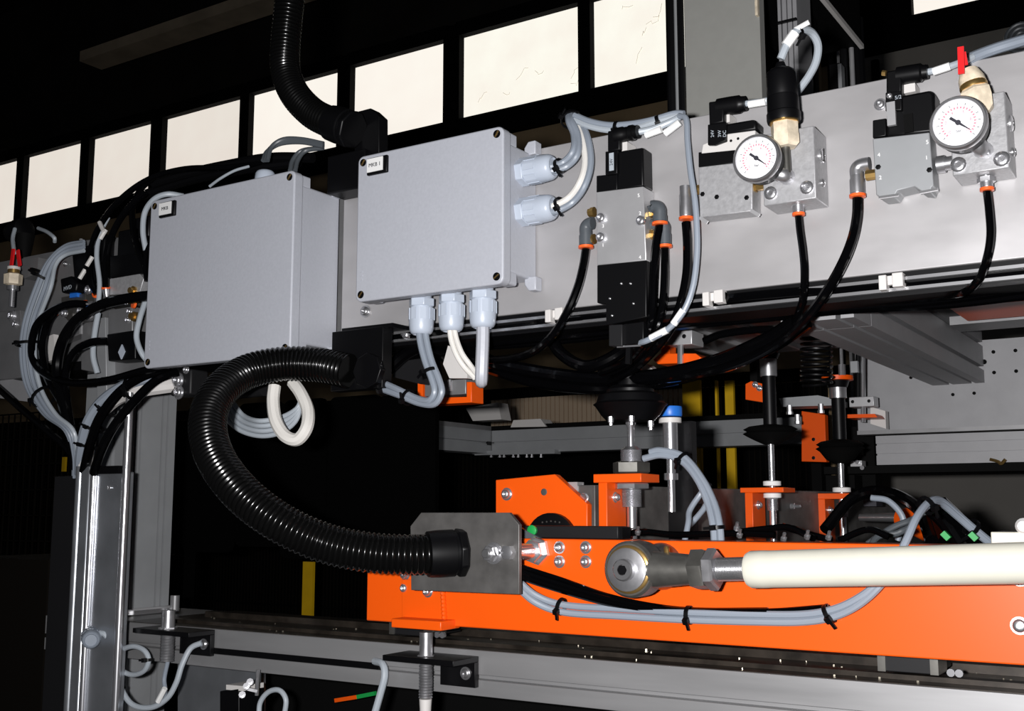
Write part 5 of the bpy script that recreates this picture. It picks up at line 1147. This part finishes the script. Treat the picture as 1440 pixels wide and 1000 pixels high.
for k, (a, b_) in enumerate((((186, 548), (180, 551)), ((150, 572), (144, 578)), ((131, 600), (127, 608)), ((124, 628), (122, 634)))):
    tie(['upper cable tie on the white conduit', 'second cable tie on the white conduit', 'third cable tie on the white conduit', 'lowest cable tie on the white conduit'][k], *a, -.078, *b_, -.079, .0165)
side_cable('pale grey cable looping over the corner of the larger box', 'cable_light', [(205, 352, -.055), (201, 325, -.06), (204, 298, -.06), (217, 280, -.06), (236, 273, -.05), (258, 276, -.03)], .0044, LC)
side_cable('pale grey cable at the left edge of the larger box', 'cable_light', [(204, 425, -.06), (196, 450, -.07), (192, 475, -.07), (200, 498, -.065), (212, 512, -.05)], .0044, LC)
side_cable('pale grey cable rising between the left valves', 'cable_light', [(137, 440, -.05), (140, 400, -.05), (136, 360, -.05), (140, 330, -.045), (152, 305, -.04)], .0040, LC)
side_cable('pale grey cable dropping behind the black loop', 'cable_light', [(138, 440, -.05), (133, 470, -.05), (131, 500, -.05), (137, 525, -.045)], .0046, LC)
side_cable('thin bright cable on top of the larger box', 'cable_light', [(295, 262, -.06), (310, 251, -.04), (330, 240, -.02), (350, 234, .0)], .0022, LC)
for k in range(3):
    side_cable(['lowest', 'middle', 'upper'][k] + ' dark cable from the top gland of the larger box', 'fit_grey', [(370 + 3 * k, 226, -.05), (376 + 3 * k, 213 - 3 * k, -.04), (395 + 2 * k, 202 - 3 * k, -.03), (425, 200 - 2 * k, -.02), (455, 206 - 2 * k, -.01)], .0035, 'dark cables over the larger box')
for k in range(2): side_cable(['left', 'right'][k] + ' dark cable behind the corner of the larger box', 'fit_grey', [(408 + 7 * k, 240, -.03), (412 + 7 * k, 225, -.02), (425 + 5 * k, 212, -.01), (455, 208, .0)], .0035, 'dark cables over the larger box')
for k, pts in enumerate(([(215, 258, .0), (260, 245, .01), (320, 232, .02), (380, 222, .02), (440, 222, .03)], [(200, 275, .01), (260, 255, .02), (330, 240, .02), (420, 228, .03)])):
    cable('left_tube', ['black tube lying on the beam behind the larger box', 'second black tube lying on the beam behind the larger box'][k], 'black', pts, .008, 'tube', 'black tubes in the left tangle')
for i, (px, py) in enumerate(((141, 336), (112, 392), (122, 374), (146, 326))):
    tag(MB().cyl(U(px, py, -.062), U(px + (8 if i != 3 else -6), py - 13, -.058), .0036, n=8).build('marker_sleeve', 'conduit_white'), ['marker sleeve crossed by another above the left valves', 'lowest marker sleeve by the small dark valve', 'marker sleeve just above the lowest one by the small dark valve', 'marker sleeve lying across the other above the left valves'][i], 'sleeve', 'white marker sleeves in the left tangle')
for i, (px, py, w_, h) in enumerate(((165, 322, 30, 40), (128, 330, 18, 40), (185, 305, 24, 30))):
    tag(rb(px, py, px + w_, py + h, -.025, .0).build('plug_head', 'black', bevel=.003), ['black plug head above the left valve', 'black plug head beside the bent mounting plate', 'black plug head at the corner of the larger box'][i], 'plug', 'plug heads in the left tangle')
c = thing('cable_entry_clamp', 'dark clamp with chrome screws under the corner of the larger box', 'clamp', U(250, 555, -.02))
rb(240, 520, 268, 556, -.04, -.005).build('body', 'black_soft', c, bevel=.003)
for px, py, r in ((251, 535, .009), (252, 552, .008), (262, 520, .005)): bolt(c, px, py, -.041, r, m='zinc')
c = thing('cord_grip', 'dark cord grip behind the white cable loop', 'clamp', U(345, 548, -.01))
MB().cyl(U(325, 553, -.01), U(372, 545, -.01), .010, .013, 14).build('body', 'black_soft', c); MB().cyl(U(315, 558, -.012), U(327, 553, -.012), .006, n=8).build('ferrule', 'cable_light', c)
tie('upper cable tie on the hanging grey coil', 317, 565, -.03, 319, 575, -.03, .011); tie('lower cable tie on the hanging grey coil', 318, 575, -.032, 322, 585, -.032, .011)
